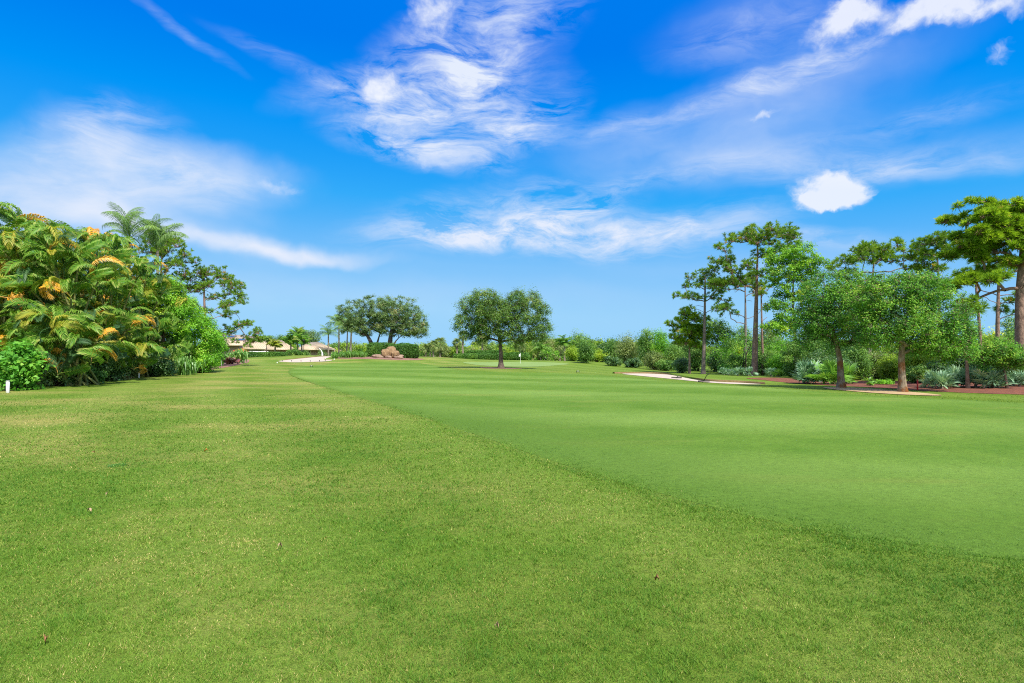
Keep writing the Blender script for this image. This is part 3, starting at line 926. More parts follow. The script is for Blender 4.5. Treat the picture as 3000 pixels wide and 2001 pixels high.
def t_rough(x, y, rng):
    p = vnoise(x + 30, y + 30, .45, 4) * .3 + vnoise(x + 30, y + 30, 1.3, 5) * .3 + vnoise(x + 30, y + 30, 5.0, 6) * .4
    left = np.clip(.50 - .07 * x, .12, 1)
    t = .24 + (p - .45) * .6 * (.5 + .6 * left) + rng.normal(size=len(x)) * .14
    t += .085 * np.sin(1.6 * x + .81 * y + 1.2 + 1.5 * vnoise(x + 40, y + 40, .12, 8))
    bald = np.clip(1.25 - 1.1 * np.hypot((x + 11.8) / 3.6, (y - 13.2 + .25 * (x + 11.8)) / 1.5), 0, 1) * .55
    mott = np.clip(vnoise(x + 60, y + 60, 2.6, 9) * 2.4 - 1.2, 0, 1) * (.10 + .34 * left)
    dead = rng.random(len(x)) < (.05 + bald + mott + .16 * left * np.clip(p * 2.2 - .6, 0, 1)); t[dead] += .46
    return t


def t_fair(x, y, rng):
    p = vnoise(x + 30, y + 30, .5, 14) * .5 + vnoise(x + 30, y + 30, 3.0, 15) * .5
    t = .36 + (p - .5) * .8 + rng.normal(size=len(x)) * .2
    t[rng.random(len(x)) < .04] += .4
    return t


def edge_dist(x, y):
    """signed distance to the mown edge near the camera, positive on the fairway"""
    q = np.array([p for p in FAIR if p[1] < 40 and p[0] < 18])
    dmin = np.full(len(x), 9.)
    for a, b in zip(q[:-1], q[1:]):
        if np.linalg.norm(a - b) > 6: continue
        ab = b - a; t = np.clip(((x - a[0]) * ab[0] + (y - a[1]) * ab[1]) / (ab @ ab + 1e-9), 0, 1)
        dmin = np.minimum(dmin, np.hypot(x - a[0] - t * ab[0], y - a[1] - t * ab[1]))
    return np.where(inpoly(x, y, FAIR), dmin, -dmin)


_wob = lambda x, y: (vnoise(x + 10, y + 10, .8, 3) - .5) * .5 + (vnoise(x + 10, y + 10, 3.5, 33) - .5) * .35
blades('rough_grass', 800000, 2.3, 22, .040, .0038, lambda x, y: edge_dist(x, y) < _wob(x, y) - .02 + .45 * np.random.default_rng(1).random(len(x)) ** 3, M_BLADE_R, 3, t_rough, 8)
blades('fairway_grass', 480000, 4.0, 26, .026, .0042, lambda x, y: edge_dist(x, y) > _wob(x, y) - .1, M_BLADE_F, 7, t_fair, 8)
blades('fringe_grass', 280000, 3.5, 34, .036, .0042, lambda x, y: np.abs(edge_dist(x, y) + .16 - _wob(x, y)) < .07 + .22 * vnoise(x + 70, y + 70, 1.3, 34), M_BLADE_R, 11, lambda x, y, rng: .15 + rng.normal(size=len(x)) * .14, 28)

# ------------------------------------------------------------------ sky, sun, camera
EXPO = 2 ** .5
SUN_EL, SUN_AZ = 54.0, 148.0         # degrees; azimuth clockwise from the view direction (+Y): behind the camera, to its right
w = bpy.data.worlds.new('World'); SC.world = w; w.use_nodes = True
t = NT(w.node_tree)
sky = t.n('ShaderNodeTexSky', sky_type='NISHITA', sun_disc=False)
sky.sun_elevation = R(SUN_EL); sky.sun_rotation = R(SUN_AZ); sky.air_density = 1.0; sky.dust_density = .3; sky.ozone_density = 3.0; sky.altitude = 0
hs = t.n('ShaderNodeHueSaturation'); hs.inputs['Saturation'].default_value = 1.35; hs.inputs['Hue'].default_value = .5; hs.inputs['Value'].default_value = 1.15
t.l(sky.outputs[0], hs.inputs['Color'])
gsep = t.n('ShaderNodeSeparateColor'); t.l(hs.outputs[0], gsep.inputs[0])
skyc = t.ramp(t.m('MULTIPLY', gsep.outputs[1], .1), [(.15, (.000, .200, .86)), (.20, (.000, .300, .93)), (.30, (.035, .41, .955)), (.50, (.215, .55, .965)), (.80, (.34, .66, .97))])
skys = t.n('ShaderNodeVectorMath', operation='SCALE'); t.l(skyc, skys.inputs[0]); skys.inputs['Scale'].default_value = 10 / EXPO
tc = t.n('ShaderNodeTexCoord')
sp = t.n('ShaderNodeSeparateXYZ'); t.l(tc.outputs['Generated'], sp.inputs[0])
az = t.m('ARCTAN2', sp.outputs[0], sp.outputs[1]); el = t.m('ARCSINE', sp.outputs[2])
cmb = t.n('ShaderNodeCombineXYZ'); t.l(az, cmb.inputs[0]); t.l(el, cmb.inputs[1])
A0 = cmb.outputs[0]


def warp(vec, scale, amt, stretch=(1, 1, 1)):
    nd = t.n('ShaderNodeTexNoise'); nd.inputs['Scale'].default_value = scale; nd.inputs['Detail'].default_value = 4; nd.inputs['Roughness'].default_value = .6
    t.l(t.mapping(vec, scale=stretch), nd.inputs['Vector'])
    a = t.n('ShaderNodeVectorMath', operation='SUBTRACT'); t.l(nd.outputs['Color'], a.inputs[0]); a.inputs[1].default_value = (.5, .5, .5)
    b = t.n('ShaderNodeVectorMath', operation='MULTIPLY'); t.l(a.outputs[0], b.inputs[0]); b.inputs[1].default_value = (amt[0], amt[1], 0)
    c = t.n('ShaderNodeVectorMath', operation='ADD'); t.l(vec, c.inputs[0]); t.l(b.outputs[0], c.inputs[1])
    return c.outputs[0]


def dirang(px, py):
    v = Vector((px - CX, F, HY - py)).normalized()
    return math.atan2(v.x, v.y), math.asin(v.z)


def blobs(vec, rows):
    tot = None
    for px, py, rx, ry, rot, wt in rows:
        a, e = dirang(px, py); v = Vector((px - CX, F, HY - py)); s = F / v.length_squared * 1.0
        sx = 1 / v.length * 1.03; sy = 1 / v.length * 1.03
        mp = t.mapping(vec, loc=(a, e, 0), rot=(0, 0, R(rot)), scale=(rx * sx, ry * sy, 1), kind='TEXTURE')
        ln = t.n('ShaderNodeVectorMath', operation='LENGTH'); t.l(mp, ln.inputs[0])
        g = t.n('ShaderNodeMapRange', interpolation_type='SMOOTHSTEP'); t.l(ln.outputs['Value'], g.inputs[0])
        g.inputs[1].default_value = 1.25; g.inputs[2].default_value = .0; g.inputs[3].default_value = 0; g.inputs[4].default_value = wt
        tot = g.outputs[0] if tot is None else t.m('ADD', tot, g.outputs[0])
    return tot


SOFT = [(280, 430, 190, 105, 0, .7), (140, 560, 330, 110, 0, .62), (450, 530, 330, 100, -8, .58), (720, 500, 240, 70, -8, .5), (600, 690, 330, 60, -6, .5),
        (800, 720, 380, 34, -4, .75), (40, 500, 170, 110, 0, .45), (230, 640, 330, 90, 0, .5), (560, 460, 200, 70, -10, .3), (1350, 250, 280, 190, 30, .16), (2200, 300, 560, 95, 8, .36), (2080, 430, 600, 90, 4, .34), (1700, 680, 620, 60, 0, .3), (2400, 480, 620, 80, -3, .3), (2200, 80, 330, 110, 0, .18), (1250, 860, 900, 60, 0, .14), (950, 745, 280, 26, -2, .5), (2250, 760, 500, 50, 0, .22), (500, 800, 500, 60, 0, .2)]
WISP = [(300, 400, 230, 100, 14, .8), (430, 520, 300, 90, -6, .7), (150, 560, 260, 90, 6, .7), (640, 520, 240, 60, -8, .6), (1430, 110, 330, 140, 26, .9), (1280, 230, 330, 140, 24, .9), (1400, 330, 310, 150, 10, .85), (1530, 370, 190, 90, 10, .75), (1240, 450, 300, 60, -7, 1.1), (1010, 250, 240, 60, 20, .55),
        (555, 115, 170, 20, -27, .28), (860, 215, 240, 30, -18, .30), (2280, 235, 380, 46, 9, .75), (1980, 335, 460, 50, 8, .6), (2370, 175, 320, 28, 6, .55), (2230, 90, 330, 100, 4, .45),
        (2480, 490, 520, 60, -4, .5), (2050, 500, 360, 40, 6, .35), (2750, 490, 280, 30, -4, .4), (1500, 630, 380, 90, 6, .9), (1700, 690, 520, 70, -2, 1.15), (1330, 690, 320, 50, 2, .9),
        (2050, 660, 330, 60, 4, .6), (1730, 605, 180, 44, 24, .6), (2410, 705, 160, 40, -10, .95), (1250, 100, 220, 70, 20, .6), (2650, 360, 330, 50, 2, .3), (1100, 330, 200, 60, 10, .6)]
PUFF = [(1270, 30, 120, 80, 0, .85), (1125, 245, 85, 75, 10, .85), (1180, 345, 170, 50, -6, .4), (1470, 60, 150, 50, 20, .35), (1500, 350, 130, 55, 6, .5), (1260, 460, 240, 34, -6, .45),
        (2450, 80, 110, 80, 24, .95), (2540, 25, 140, 46, 0, .7), (2680, 45, 170, 50, 6, .85), (2850, 40, 190, 50, -6, .9), (2440, 550, 118, 66, 6, 1.45), (2400, 588, 90, 34, 14, .9), (2505, 572, 70, 42, 0, .8), (2235, 325, 60, 24, 14, .7),
        (2900, 170, 60, 30, 30, .5), (820, 530, 140, 34, -8, .5), (330, 430, 100, 50, 0, .3)]
vs = warp(A0, 3.2, (.16, .11)); vs = warp(vs, 14, (.03, .02))
vw = warp(t.mapping(A0, scale=(1, 1, 1)), 3.5, (.14, .07)); vw = warp(vw, 16, (.03, .012), (.5, 1.6, 1))
vp = warp(A0, 8, (.10, .075)); vp = warp(vp, 30, (.036, .030)); vp = warp(vp, 100, (.010, .010))
bs = blobs(vs, SOFT); bw = blobs(vw, WISP); bp = blobs(vp, PUFF)
ns = t.noise(t.mapping(vs, rot=(0, 0, .15), scale=(3, 6.5, 1)), 1.6, 6, .52)
nw2 = t.noise(t.mapping(vw, loc=(5, 2, 0), scale=(3, 5, 1)), 2.2, 6, .6)
nw = t.noise(t.mapping(vw, rot=(0, 0, -.14), scale=(2.6, 10, 1)), 2.6, 10, .68, .5)
npf = t.noise(t.mapping(A0, scale=(1, 1.3, 1)), 22, 8, .6)
a_s = t.m('MULTIPLY', bs, t.m('MULTIPLY_ADD', ns, 2.2, -.35, clamp=False))
a_w = t.m('MULTIPLY', t.m('MULTIPLY', bw, t.m('MULTIPLY_ADD', nw2, 2.6, -.45, clamp=True)), t.m('MULTIPLY_ADD', nw, 4.6, -1.75, clamp=True))
mr = t.n('ShaderNodeMapRange', interpolation_type='SMOOTHSTEP'); t.l(t.m('MULTIPLY', t.m('MULTIPLY_ADD', npf, 2.2, -.12), bp), mr.inputs[0])
mr.inputs[1].default_value = .16; mr.inputs[2].default_value = 1.05
a_p = mr.outputs[0]
# unseen bright cloud overhead and behind the viewer, added as neutral fill light
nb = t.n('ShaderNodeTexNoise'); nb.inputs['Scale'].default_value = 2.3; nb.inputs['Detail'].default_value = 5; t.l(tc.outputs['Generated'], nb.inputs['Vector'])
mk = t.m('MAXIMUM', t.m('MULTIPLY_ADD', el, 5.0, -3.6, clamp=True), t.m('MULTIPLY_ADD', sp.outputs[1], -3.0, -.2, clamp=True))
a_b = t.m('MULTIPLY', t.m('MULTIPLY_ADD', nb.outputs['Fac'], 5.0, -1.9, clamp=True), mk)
inv = lambda a: t.m('SUBTRACT', 1, t.m('MINIMUM', t.m('MAXIMUM', a, 0), 1))
al = t.m('SUBTRACT', 1, t.m('MULTIPLY', t.m('MULTIPLY', inv(t.m('MULTIPLY', a_s, .95)), inv(t.m('MULTIPLY', a_w, .78))), inv(t.m('MULTIPLY', a_p, .86))))
CLOUD_K = 1.0
cloudc = t.mix(a_p, (5.5, 6.0, 7.0), (6.5, 6.7, 7.2))
colr = t.mix(al, skys.outputs[0], cloudc)
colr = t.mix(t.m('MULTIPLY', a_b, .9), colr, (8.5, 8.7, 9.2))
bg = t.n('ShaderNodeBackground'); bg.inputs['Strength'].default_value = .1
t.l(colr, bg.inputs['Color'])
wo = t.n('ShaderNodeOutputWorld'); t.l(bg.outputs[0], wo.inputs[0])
w.cycles.sampling_method = 'MANUAL'; w.cycles.sample_map_resolution = 512

sl = bpy.data.lights.new('sun', 'SUN'); sl.energy = 4.8; sl.angle = R(1.2); sl.color = (1, .95, .87)
so = bpy.data.objects.new('sun', sl); COL.objects.link(so)
a, e = R(SUN_AZ), R(SUN_EL)
sd = Vector((math.sin(a) * math.cos(e), math.cos(a) * math.cos(e), math.sin(e)))
so.rotation_euler = sd.to_track_quat('Z', 'Y').to_euler(); so.location = (0, -10, 30)

cd = bpy.data.cameras.new('camera'); cd.sensor_width = 36; cd.lens = 36 * F / 3000; cd.shift_y = (HY - 1000.5) / 3000; cd.clip_start = .1; cd.clip_end = 6000
co = bpy.data.objects.new('camera', cd); COL.objects.link(co); co.location = (0, 0, CH); co.rotation_euler = (R(90), 0, 0)
SC.camera = co
SC.view_settings.view_transform = 'Standard'; SC.view_settings.look = 'None'; SC.view_settings.gamma = 1; SC.view_settings.exposure = math.log2(EXPO)
try:
    SC.cycles.use_denoising = False; SC.cycles.filter_width = 1.1
    SC.cycles.max_bounces = 6; SC.cycles.diffuse_bounces = 3; SC.cycles.glossy_bounces = 2; SC.cycles.transmission_bounces = 3; SC.cycles.transparent_max_bounces = 4
    SC.cycles.caustics_reflective = False; SC.cycles.caustics_refractive = False
except Exception:
    pass
# ================================================================== LEFT BED
FV = []
_r = np.random.default_rng(5)
for q in range(5):
    FV.append(dict(L=2.0 + .12 * q, arch=2.6 + .18 * q, curl=.25 + .12 * q, sidebend=(-.4, .3, 0, .5, -.2)[q], vee=(.55, .35, .7, .45, .2)[q]))
FM = {}
for q, v in enumerate(FV):
    for cname, mt in (('palmg', G['palmg']), ('palmy', G['palmy']), ('palmo', G['palmo']), ('palmd', G['palmd'])):
        m_ = frond_mb(np.random.default_rng(40 + q), v['L'], v['arch'], 36, .48, .028, .8, v['vee'], .024, .5, .16, v['curl'], v['sidebend'], .20)
        FM[cname, q] = m_.mesh('frond', mt)


def areca(label, px, d, top, hw, nc, seed, zmin=1.2, back=False, per=7):
    """a clump of arching palms: ringed canes fanning out, each with a tuft of feather fronds"""
    rng = np.random.default_rng(seed)
    s = d / F; x0 = X(px, d); z0 = g1(x0, d); H = Z(top, d) - z0; W = hw * s
    root = empty('areca_palm', label, 'palm clump', (x0, d, z0), group='areca palms massed in the bed')
    for i in range(nc):
        u = (i + .5) / nc
        zc = zmin * .6 + (H - .95 - zmin * .6) * (1 - u ** 1.3)
        wide = W * (.25 + .95 * math.sin(min(1, .25 + u) * 1.5))
        ang = -math.pi / 2 + (i * 2.4 % 6.283 - math.pi) * (1.0 if back else .52)
        tp = np.array([math.cos(ang) * wide, math.sin(ang) * wide * .8, max(.5, zc)])
        b = np.array([rng.normal() * .3, rng.normal() * .3 + .3, -.05])
        sm = MB()
        mid = b * .45 + tp * .55 + np.array([-tp[0] * .22, -tp[1] * .22, .12 * H])
        pts = [(1 - w_) ** 2 * b + 2 * w_ * (1 - w_) * mid + w_ * w_ * tp for w_ in np.linspace(0, 1, 9)]
        add_tube(sm, pts, np.linspace(.055, .032, 9), 6)
        sm.build('cane', BK['cane'], root, smooth=True)
        hd = math.atan2(tp[1], tp[0])
        for k in range(per):
            az_ = hd + (k - (per - 1) / 2) * (5.2 / per) + rng.normal() * .3
            el_ = .35 + .75 * rng.random() - .15 * abs(k - (per - 1) / 2)
            low = u
            c = rng.random()
            old = abs(k - (per - 1) / 2) > per * .3 or rng.random() < .15
            if old and c < .40: cn = 'palmo' if rng.random() < .72 else 'palmy'
            elif c < .10 + .12 * (1 - low): cn = 'palmy'
            elif c < .96 - .22 * low: cn = 'palmg'
            else: cn = 'palmd'
            if cn == 'palmo': el_ -= .3
            o = bpy.data.objects.new('frond', FM[cn, int(rng.integers(5))]); COL.objects.link(o); o.parent = root
            sc = (.66 + .34 * rng.random()) * (1 if H > 4.5 else .9)
            o.matrix_local = mrot(az_, el_ * .55, rng.normal() * .8, tp + np.array([0, 0, .05]), sc)
    return root


areca('areca palm clump nearest the left frame edge, over the bright broad-leaved bush', 5, 25.6, 655, 105, 14, 1)
areca('tallest areca palm clump, its top fronds highest against the cloud', 105, 26.5, 600, 95, 14, 2)
areca('areca palm clump with many yellow fronds above the low glossy shrubs', 205, 25.8, 660, 95, 14, 3)
areca('areca palm clump with pale slanting canes and drooping orange fronds', 315, 29, 665, 95, 14, 4)
areca('areca palm clump below the queen palms, its outer fronds brown tipped', 405, 32.5, 722, 80, 14, 5)
areca('smaller areca palm clump at the bed edge with one bright orange frond', 468, 36, 805, 62, 12, 6)
areca('areca palm clump behind the others, seen as dark fronds at the far left skyline', 15, 30, 640, 130, 13, 7, 2., True)
areca('areca palm clump between the tallest one and the yellow one, seen through their fronds', 140, 28.5, 720, 120, 13, 17, 1.6)
areca('areca palm clump in the middle depth behind the slanting canes', 255, 30.0, 760, 110, 13, 18, 1.6)
areca('areca palm clump behind the others, just below the queen palm crowns', 265, 33, 655, 110, 13, 8, 2., True)
areca('low areca palm clump with dying fronds hanging over the dark hedge plants', 205, 24.8, 890, 90, 13, 9, .7)
areca('low areca palm clump hanging over the olive bush and white stake', 335, 29.8, 900, 80, 11, 10, .7)

shrub('broadleaf_tree', 'leafy filler tree, tinted dark as shade in the gaps behind the leftmost areca palms', 20, 34.5, 690, 120, 'tree', mat='dark', leaf=.2, n=60, lpp=200, seed=18, tint=.15)  # filler trees: low leaf tint paints the shaded depth between the fronds
shrub('broadleaf_tree', 'leafy filler tree, tinted dark as shade in the gaps behind the yellow-fronded areca palms', 215, 35.5, 715, 120, 'tree', mat='dark', leaf=.2, n=60, lpp=200, seed=19, tint=.15)
shrub('broadleaf_tree', 'leafy filler tree, tinted dark as shade in the gaps behind the areca palms below the queen palms', 375, 37.5, 800, 100, 'tree', mat='dark', leaf=.2, n=56, lpp=200, seed=20, tint=.15)
shrub('broadleaf_shrub', 'big bright green bush with round glossy leaves behind the tall white post', 58, 22.3, 985, 84, depth=.5, mat='fresh', leaf=.15, n=34, lpp=120, pr=.34, rough=.7, tvar=.18, seed=21, asp=.7, tint=.55)
shrub('broadleaf_shrub', 'low dark glossy shrub at the lawn edge beside the bright broad-leaved bush', 172, 24.8, 1068, 62, mat='dark', leaf=.11, n=22, lpp=190, seed=22, asp=.5, tint=.65)
shrub('broadleaf_shrub', 'low dark shrub with upright leaves between glossy shrub and sandy bed', 258, 26, 1060, 50, mat='strap', leaf=.12, n=20, lpp=190, seed=23, asp=.4, tint=.45)
shrub('broadleaf_shrub', 'dark leafy bush under drooping orange fronds behind the sandy bed', 325, 28.6, 1035, 55, mat='dark', leaf=.11, n=22, lpp=190, seed=24, tint=.6)
shrub('broadleaf_shrub', 'rounded olive green bush directly beside the short white stake', 388, 32.2, 1012, 42, mat='olive', leaf=.085, n=30, lpp=300, seed=25, tint=.45)
shrub('broadleaf_shrub', 'blue-green dark bush between the olive bush and the strap-leaved clump', 465, 33.2, 1030, 44, mat='dark', leaf=.11, n=28, lpp=260, seed=26, tint=.55)
shrub('broadleaf_shrub', 'mid green bush behind olive bush with a pale bare stem in it', 440, 35, 990, 55, mat='mid', leaf=.1, n=30, lpp=280, seed=27, tint=.55)
strap_plant('strap_leaf_plant', 'clump of drooping strap leaves at the foot of the bright green trees', 545, 35, 1035, 42, 'strap', 90, 28, .045, droop=1.0)
broad_tree('broadleaf_tree', 'bright green bushy tree just right of the areca palms, top leaves against sky', 478, 35.5, [(470, 890, 48, 85), (520, 930, 50, 75), (500, 850, 30, 40)], n=62, pr=.5, lpp=330, leaf=.10, mat='bright', tw=14, seed=31, tint=.55)
broad_tree('broadleaf_tree', 'bright yellow-green bushy tree above the strap-leaved clump, reaching the lawn edge', 570, 38, [(560, 985, 62, 70), (600, 1015, 55, 50), (545, 925, 45, 50)], n=75, pr=.5, lpp=340, leaf=.10, mat='bright', tw=12, seed=32, tint=.62)
shrub('broadleaf_shrub', 'low bright bush at the foot of the yellow-green tree on the lawn edge', 590, 37.5, 1030, 62, mat='bright', leaf=.1, n=34, lpp=260, seed=33, tint=.5)
shrub('broadleaf_shrub', 'dark green feathery bush in front of the house roof at the bed end', 625, 47, 955, 38, mat='dark', leaf=.13, n=36, lpp=240, seed=34, asp=.3, tint=.75)
shrub('broadleaf_shrub', 'dark low bush behind the red-leaved plants', 612, 46, 1010, 42, mat='mid', leaf=.11, n=24, lpp=220, seed=35, tint=.4)


def bare_tree(name, label, px, d, tips, trunk, tw, seed, bark='pale'):
    rng = np.random.default_rng(seed); s = d / F; x0 = X(px, d); z0 = g1(x0, d)
    bm = MB()
    C = [np.array([(a - px) * s, rng.normal() * .6, Z(b, d) - z0]) for a, b in tips]
    skeleton(bm, [((a - px) * s, 0, Z(b, d) - z0) for a, b in trunk], tw * s / 2, C, rng, first=.5, rtip=.012, wig=.14)
    o = bm.build(name, BK[bark], smooth=True, loc=(x0, d, z0))
    tag(o, label, 'dead tree')


bare_tree('bare_tree', 'pale leafless tree whose twisted branches show among the bright green leaves', 540, 37.2, [(520, 905), (560, 890), (575, 870), (590, 900), (600, 890), (505, 915), (545, 935), (530, 880)], [(560, 1070), (550, 990), (555, 930)], 3, 36)

pine_tree('pine_tree', 'airy pine with domed crown rising beside the house, low limb over its roof', 597, 46,
          [(560, 815, 22), (585, 800, 24), (610, 798, 26), (635, 805, 26), (655, 820, 24), (545, 835, 20), (570, 842, 18), (600, 832, 18), (630, 840, 18), (672, 840, 20), (688, 858, 18), (700, 872, 14), (715, 886, 10),
           (700, 898, 16), (685, 893, 12), (665, 905, 10), (655, 868, 12), (540, 860, 14), (560, 875, 12), (640, 915, 10), (665, 918, 14), (685, 915, 8), (615, 870, 10),
           (702, 945, 17), (690, 960, 12), (722, 948, 12), (742, 972, 15), (735, 990, 11), (712, 998, 14), (700, 1000, 9), (675, 972, 11), (665, 960, 9), (728, 1010, 12), (655, 980, 7)],
          [(600, 1075), (603, 960), (598, 880), (598, 815)], tw=12, seed=41, tufts=24, needles=16, nl=.22, nw=.014, first=.3, tint=.42, flat=.8, dy=.9, bare=[(690, 935), (700, 1012), (660, 890), (640, 935)])
pine_tree('pine_tree', 'pine crown with sparse needles showing right behind the queen palms', 468, 44,
          [(440, 705, 24), (470, 690, 26), (495, 700, 24), (515, 715, 24), (530, 735, 20), (540, 755, 18), (525, 775, 14), (500, 765, 16), (480, 740, 20), (455, 735, 20), (505, 740, 16), (430, 735, 20), (545, 775, 12), (490, 790, 10)],
          [(470, 1070), (468, 860), (475, 740)], tw=12, seed=42, tufts=20, needles=16, nl=.24, nw=.014, first=.55, tint=.5, flat=.8, dy=.8)
feather_palm('queen_palm', 'tall queen palm with upright feathery fronds against cloud above the arecas', 378, 33.5, 700, frond=2.4, nf=9, seed=51, tw=10, elmin=.1, elmax=2.1, droop=1.2, ll=.6, lw=.014, nleaf=44, arch=2.0)
feather_palm('queen_palm', 'lower queen palm with long drooping fronds in front of the sparse pine crown', 462, 36, 735, frond=2.8, nf=13, seed=52, tw=9, elmin=.2, elmax=2.0, droop=1.1, ll=.6, lw=.016, nleaf=40, arch=2.2)

# white stakes
M_WHITE = plain_mat('weathered white paint', (.80, .80, .78), .5, .12, 6)
M_BLACK = plain_mat('black plastic', (.02, .02, .022), .45, .2, 6)
M_RED = plain_mat('red paint', (.55, .02, .02), .5, .2, 6)
M_BROWN = plain_mat('dark stained sole', (.10, .08, .06), .8, .2, 6)


def stake(name, label, px, py, d, h, w_, mat, cat='marker post', group=None, capmat=None, capname='cap'):
    hp = hit(px, py); x, y = hp if hp is not None else (X(px, d), d)
    z = g1(x, y)
    root = empty(name, label, cat, (x, y, z), group=group)
    m_ = MB(); add_box(m_, (0, 0, h / 2 - .04), (w_, w_ * .7, h + .08), .2, bev=w_ * .12); m_.build('post', mat, root)
    m_ = MB(); add_box(m_, (0, 0, h + .006 + w_ * .14), (w_ * 1.12, w_ * .82, w_ * .28), .2, bev=w_ * .12); m_.build(capname, capmat or mat, root)
    return root


stake('marker_post', 'tall square white post in front of the bright broad-leaved bush', 23, 1151, 21, .40, .10, M_WHITE)
stake('marker_post', 'short white stake beside the olive bush at the sandy bed', 407, 1107, 31, .28, .07, M_WHITE)
stake('marker_post', 'slim white stake on the pink mulch before the red-leaved plants', 648, 1073, 48, .46, .06, M_WHITE)
stake('marker_post', 'small red stake on the mulch near the right oak', 2688, 1143, 25, .42, .055, M_RED)

# red plants, cycad, hibiscus
strap_plant('red_leaf_plant', 'dark red strap-leaved plant behind the slim white stake', 627, 47.5, 1042, 26, 'red', 90, 61, .10, stems=3)
strap_plant('red_leaf_plant', 'dark red leaning plant at the right end of the pink mulch', 675, 50, 1046, 24, 'red', 80, 62, .10, stems=3)
strap_plant('strap_leaf_plant', 'spiky green palm-like plant in front of the orange flowering bush', 700, 54, 1022, 34, 'strap', 110, 63, .07, stems=3)
strap_plant('strap_leaf_plant', 'green spiky plant between the dark red plants', 650, 50, 1032, 22, 'strap', 70, 64, .07, stems=3)
shrub('flowering_bush', 'bush covered in orange and red flowers below the house eaves', 706, 72, 1019, 26, cat='flowering bush', mat='flower', leaf=.14, n=30, lpp=190, seed=65, tint=.5, tvar=.2)
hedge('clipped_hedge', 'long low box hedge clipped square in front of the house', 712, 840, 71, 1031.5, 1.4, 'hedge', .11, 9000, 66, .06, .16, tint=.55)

# ================================================================== HOUSE
HD = 96.0
hx = lambda p: X(p, HD)
hz_ = lambda q: Z(q, HD)


def roof_mat():
    m, t = newmat('tan standing seam roof')
    tc_ = t.n('ShaderNodeTexCoord')
    f = t.noise(t.mapping(tc_.outputs['Object'], scale=(1.4, .25, .25)), 1.5, 3, .5)
    col = t.mix(f, (.42, .33, .22), (.52, .42, .29))
    p = t.n('ShaderNodeBsdfPrincipled'); p.inputs['Roughness'].default_value = .5; p.inputs['Specular IOR Level'].default_value = .35
    t.l(col, p.inputs['Base Color']); o = t.n('ShaderNodeOutputMaterial'); t.l(p.outputs[0], o.inputs[0]); return m


M_ROOF = roof_mat()
M_FASC = plain_mat('dark fascia', (.16, .115, .09), .6, .2, 4)
M_WALL = plain_mat('pinkish tan brick wall', (.50, .36, .28), .9, .3, 5, bump=.01)
M_WALLW = plain_mat('white rendered wall', (.80, .78, .74), .8, .1, 3)
M_GLASS = plain_mat('dark window glass', (.03, .035, .04), .08, .3, 2, spec=.7)
M_SKYL = plain_mat('skylight glass', (.05, .09, .15), .06, .2, 2, spec=.9)
M_DOOR = plain_mat('dark door', (.05, .04, .04), .5, .2, 4)


def slope(mbr, a, b, c, d_, n=10, rib=.05):
    """a roof plane a-b (eave) d-c (ridge) with raised seams"""
    a, b, c, d_ = map(np.array, (a, b, c, d_))
    N = np.cross(b - a, d_ - a); N = N / np.linalg.norm(N)
    N = N if N[2] > 0 else -N
    th = .12
    V = [a, b, c, d_, a - N * th, b - N * th, c - N * th, d_ - N * th]
    mbr.add(V, [(0, 1, 2, 3), (7, 6, 5, 4), (0, 4, 5, 1), (1, 5, 6, 2), (2, 6, 7, 3), (3, 7, 4, 0)])
    for q in np.linspace(.02, .98, n):
        p0 = a + (b - a) * q; p1 = d_ + (c - d_) * q
        if np.linalg.norm(p1 - p0) < .3: continue
        w_ = (b - a) / np.linalg.norm(b - a) * .03
        mbr.add([p0 - w_, p0 + w_, p1 + w_, p1 - w_, p0 - w_ + N * rib, p0 + w_ + N * rib, p1 + w_ + N * rib, p1 - w_ + N * rib],
                [(4, 5, 6, 7), (0, 1, 5, 4), (1, 2, 6, 5), (2, 3, 7, 6), (3, 0, 4, 7)])


hb = empty('house', 'tan metal-roofed low house beyond the lawn, with skylights and a hip-roofed wing', 'house', (hx(760), HD, -.8))
hl = lambda px, py, y: np.array([X(px, HD + y) - hx(760), y, Z(py, HD + y) + .8])
r1 = MB()
slope(r1, hl(652, 1011, -2.2), hl(712, 1011, -2.2), hl(712, 981, 3.6), hl(652, 981, 3.6), 10)
r1.build('roof', M_ROOF, hb)
r2 = MB()
slope(r2, hl(711, 1022, -.6), hl(826, 1022, -.6), hl(771, 984, 5.4), hl(711, 984, 5.4), 18)
slope(r2, hl(826, 1022, -.6), hl(840, 1022, 11), hl(772, 984, 5.42), hl(771.5, 984, 5.4), 8)
r2.build('roof', M_ROOF, hb)
r3 = MB()
slope(r3, hl(776, 1023.5, -1.6), hl(862, 1023.5, -1.6), hl(822, 996, 3.0), hl(806, 996, 3.0), 12)
slope(r3, hl(862, 1023.5, -1.6), hl(866, 1023.5, 8), hl(822, 996, 3.2), hl(821.8, 996, 3.0), 8)
slope(r3, hl(772, 1023.5, 8), hl(776, 1023.5, -1.6), hl(806, 996, 3.0), hl(805.8, 996, 3.2), 8)
r3.build('roof', M_ROOF, hb)
r4 = MB()
slope(r4, hl(870, 1024, -3.0), hl(954, 1024, -3.0), hl(908, 1003, 1.0), hl(907.6, 1003, 1.0), 14)
slope(r4, hl(954, 1024, -3.0), hl(984, 1024, -1.0), hl(930, 1002, 3.4), hl(908, 1003, 1.03), 10)
slope(r4, hl(866, 1024, 9), hl(870, 1024, -3.0), hl(907.6, 1003, 1.0), hl(907, 1002, 3.4), 8)
r4.build('roof', M_ROOF, hb)


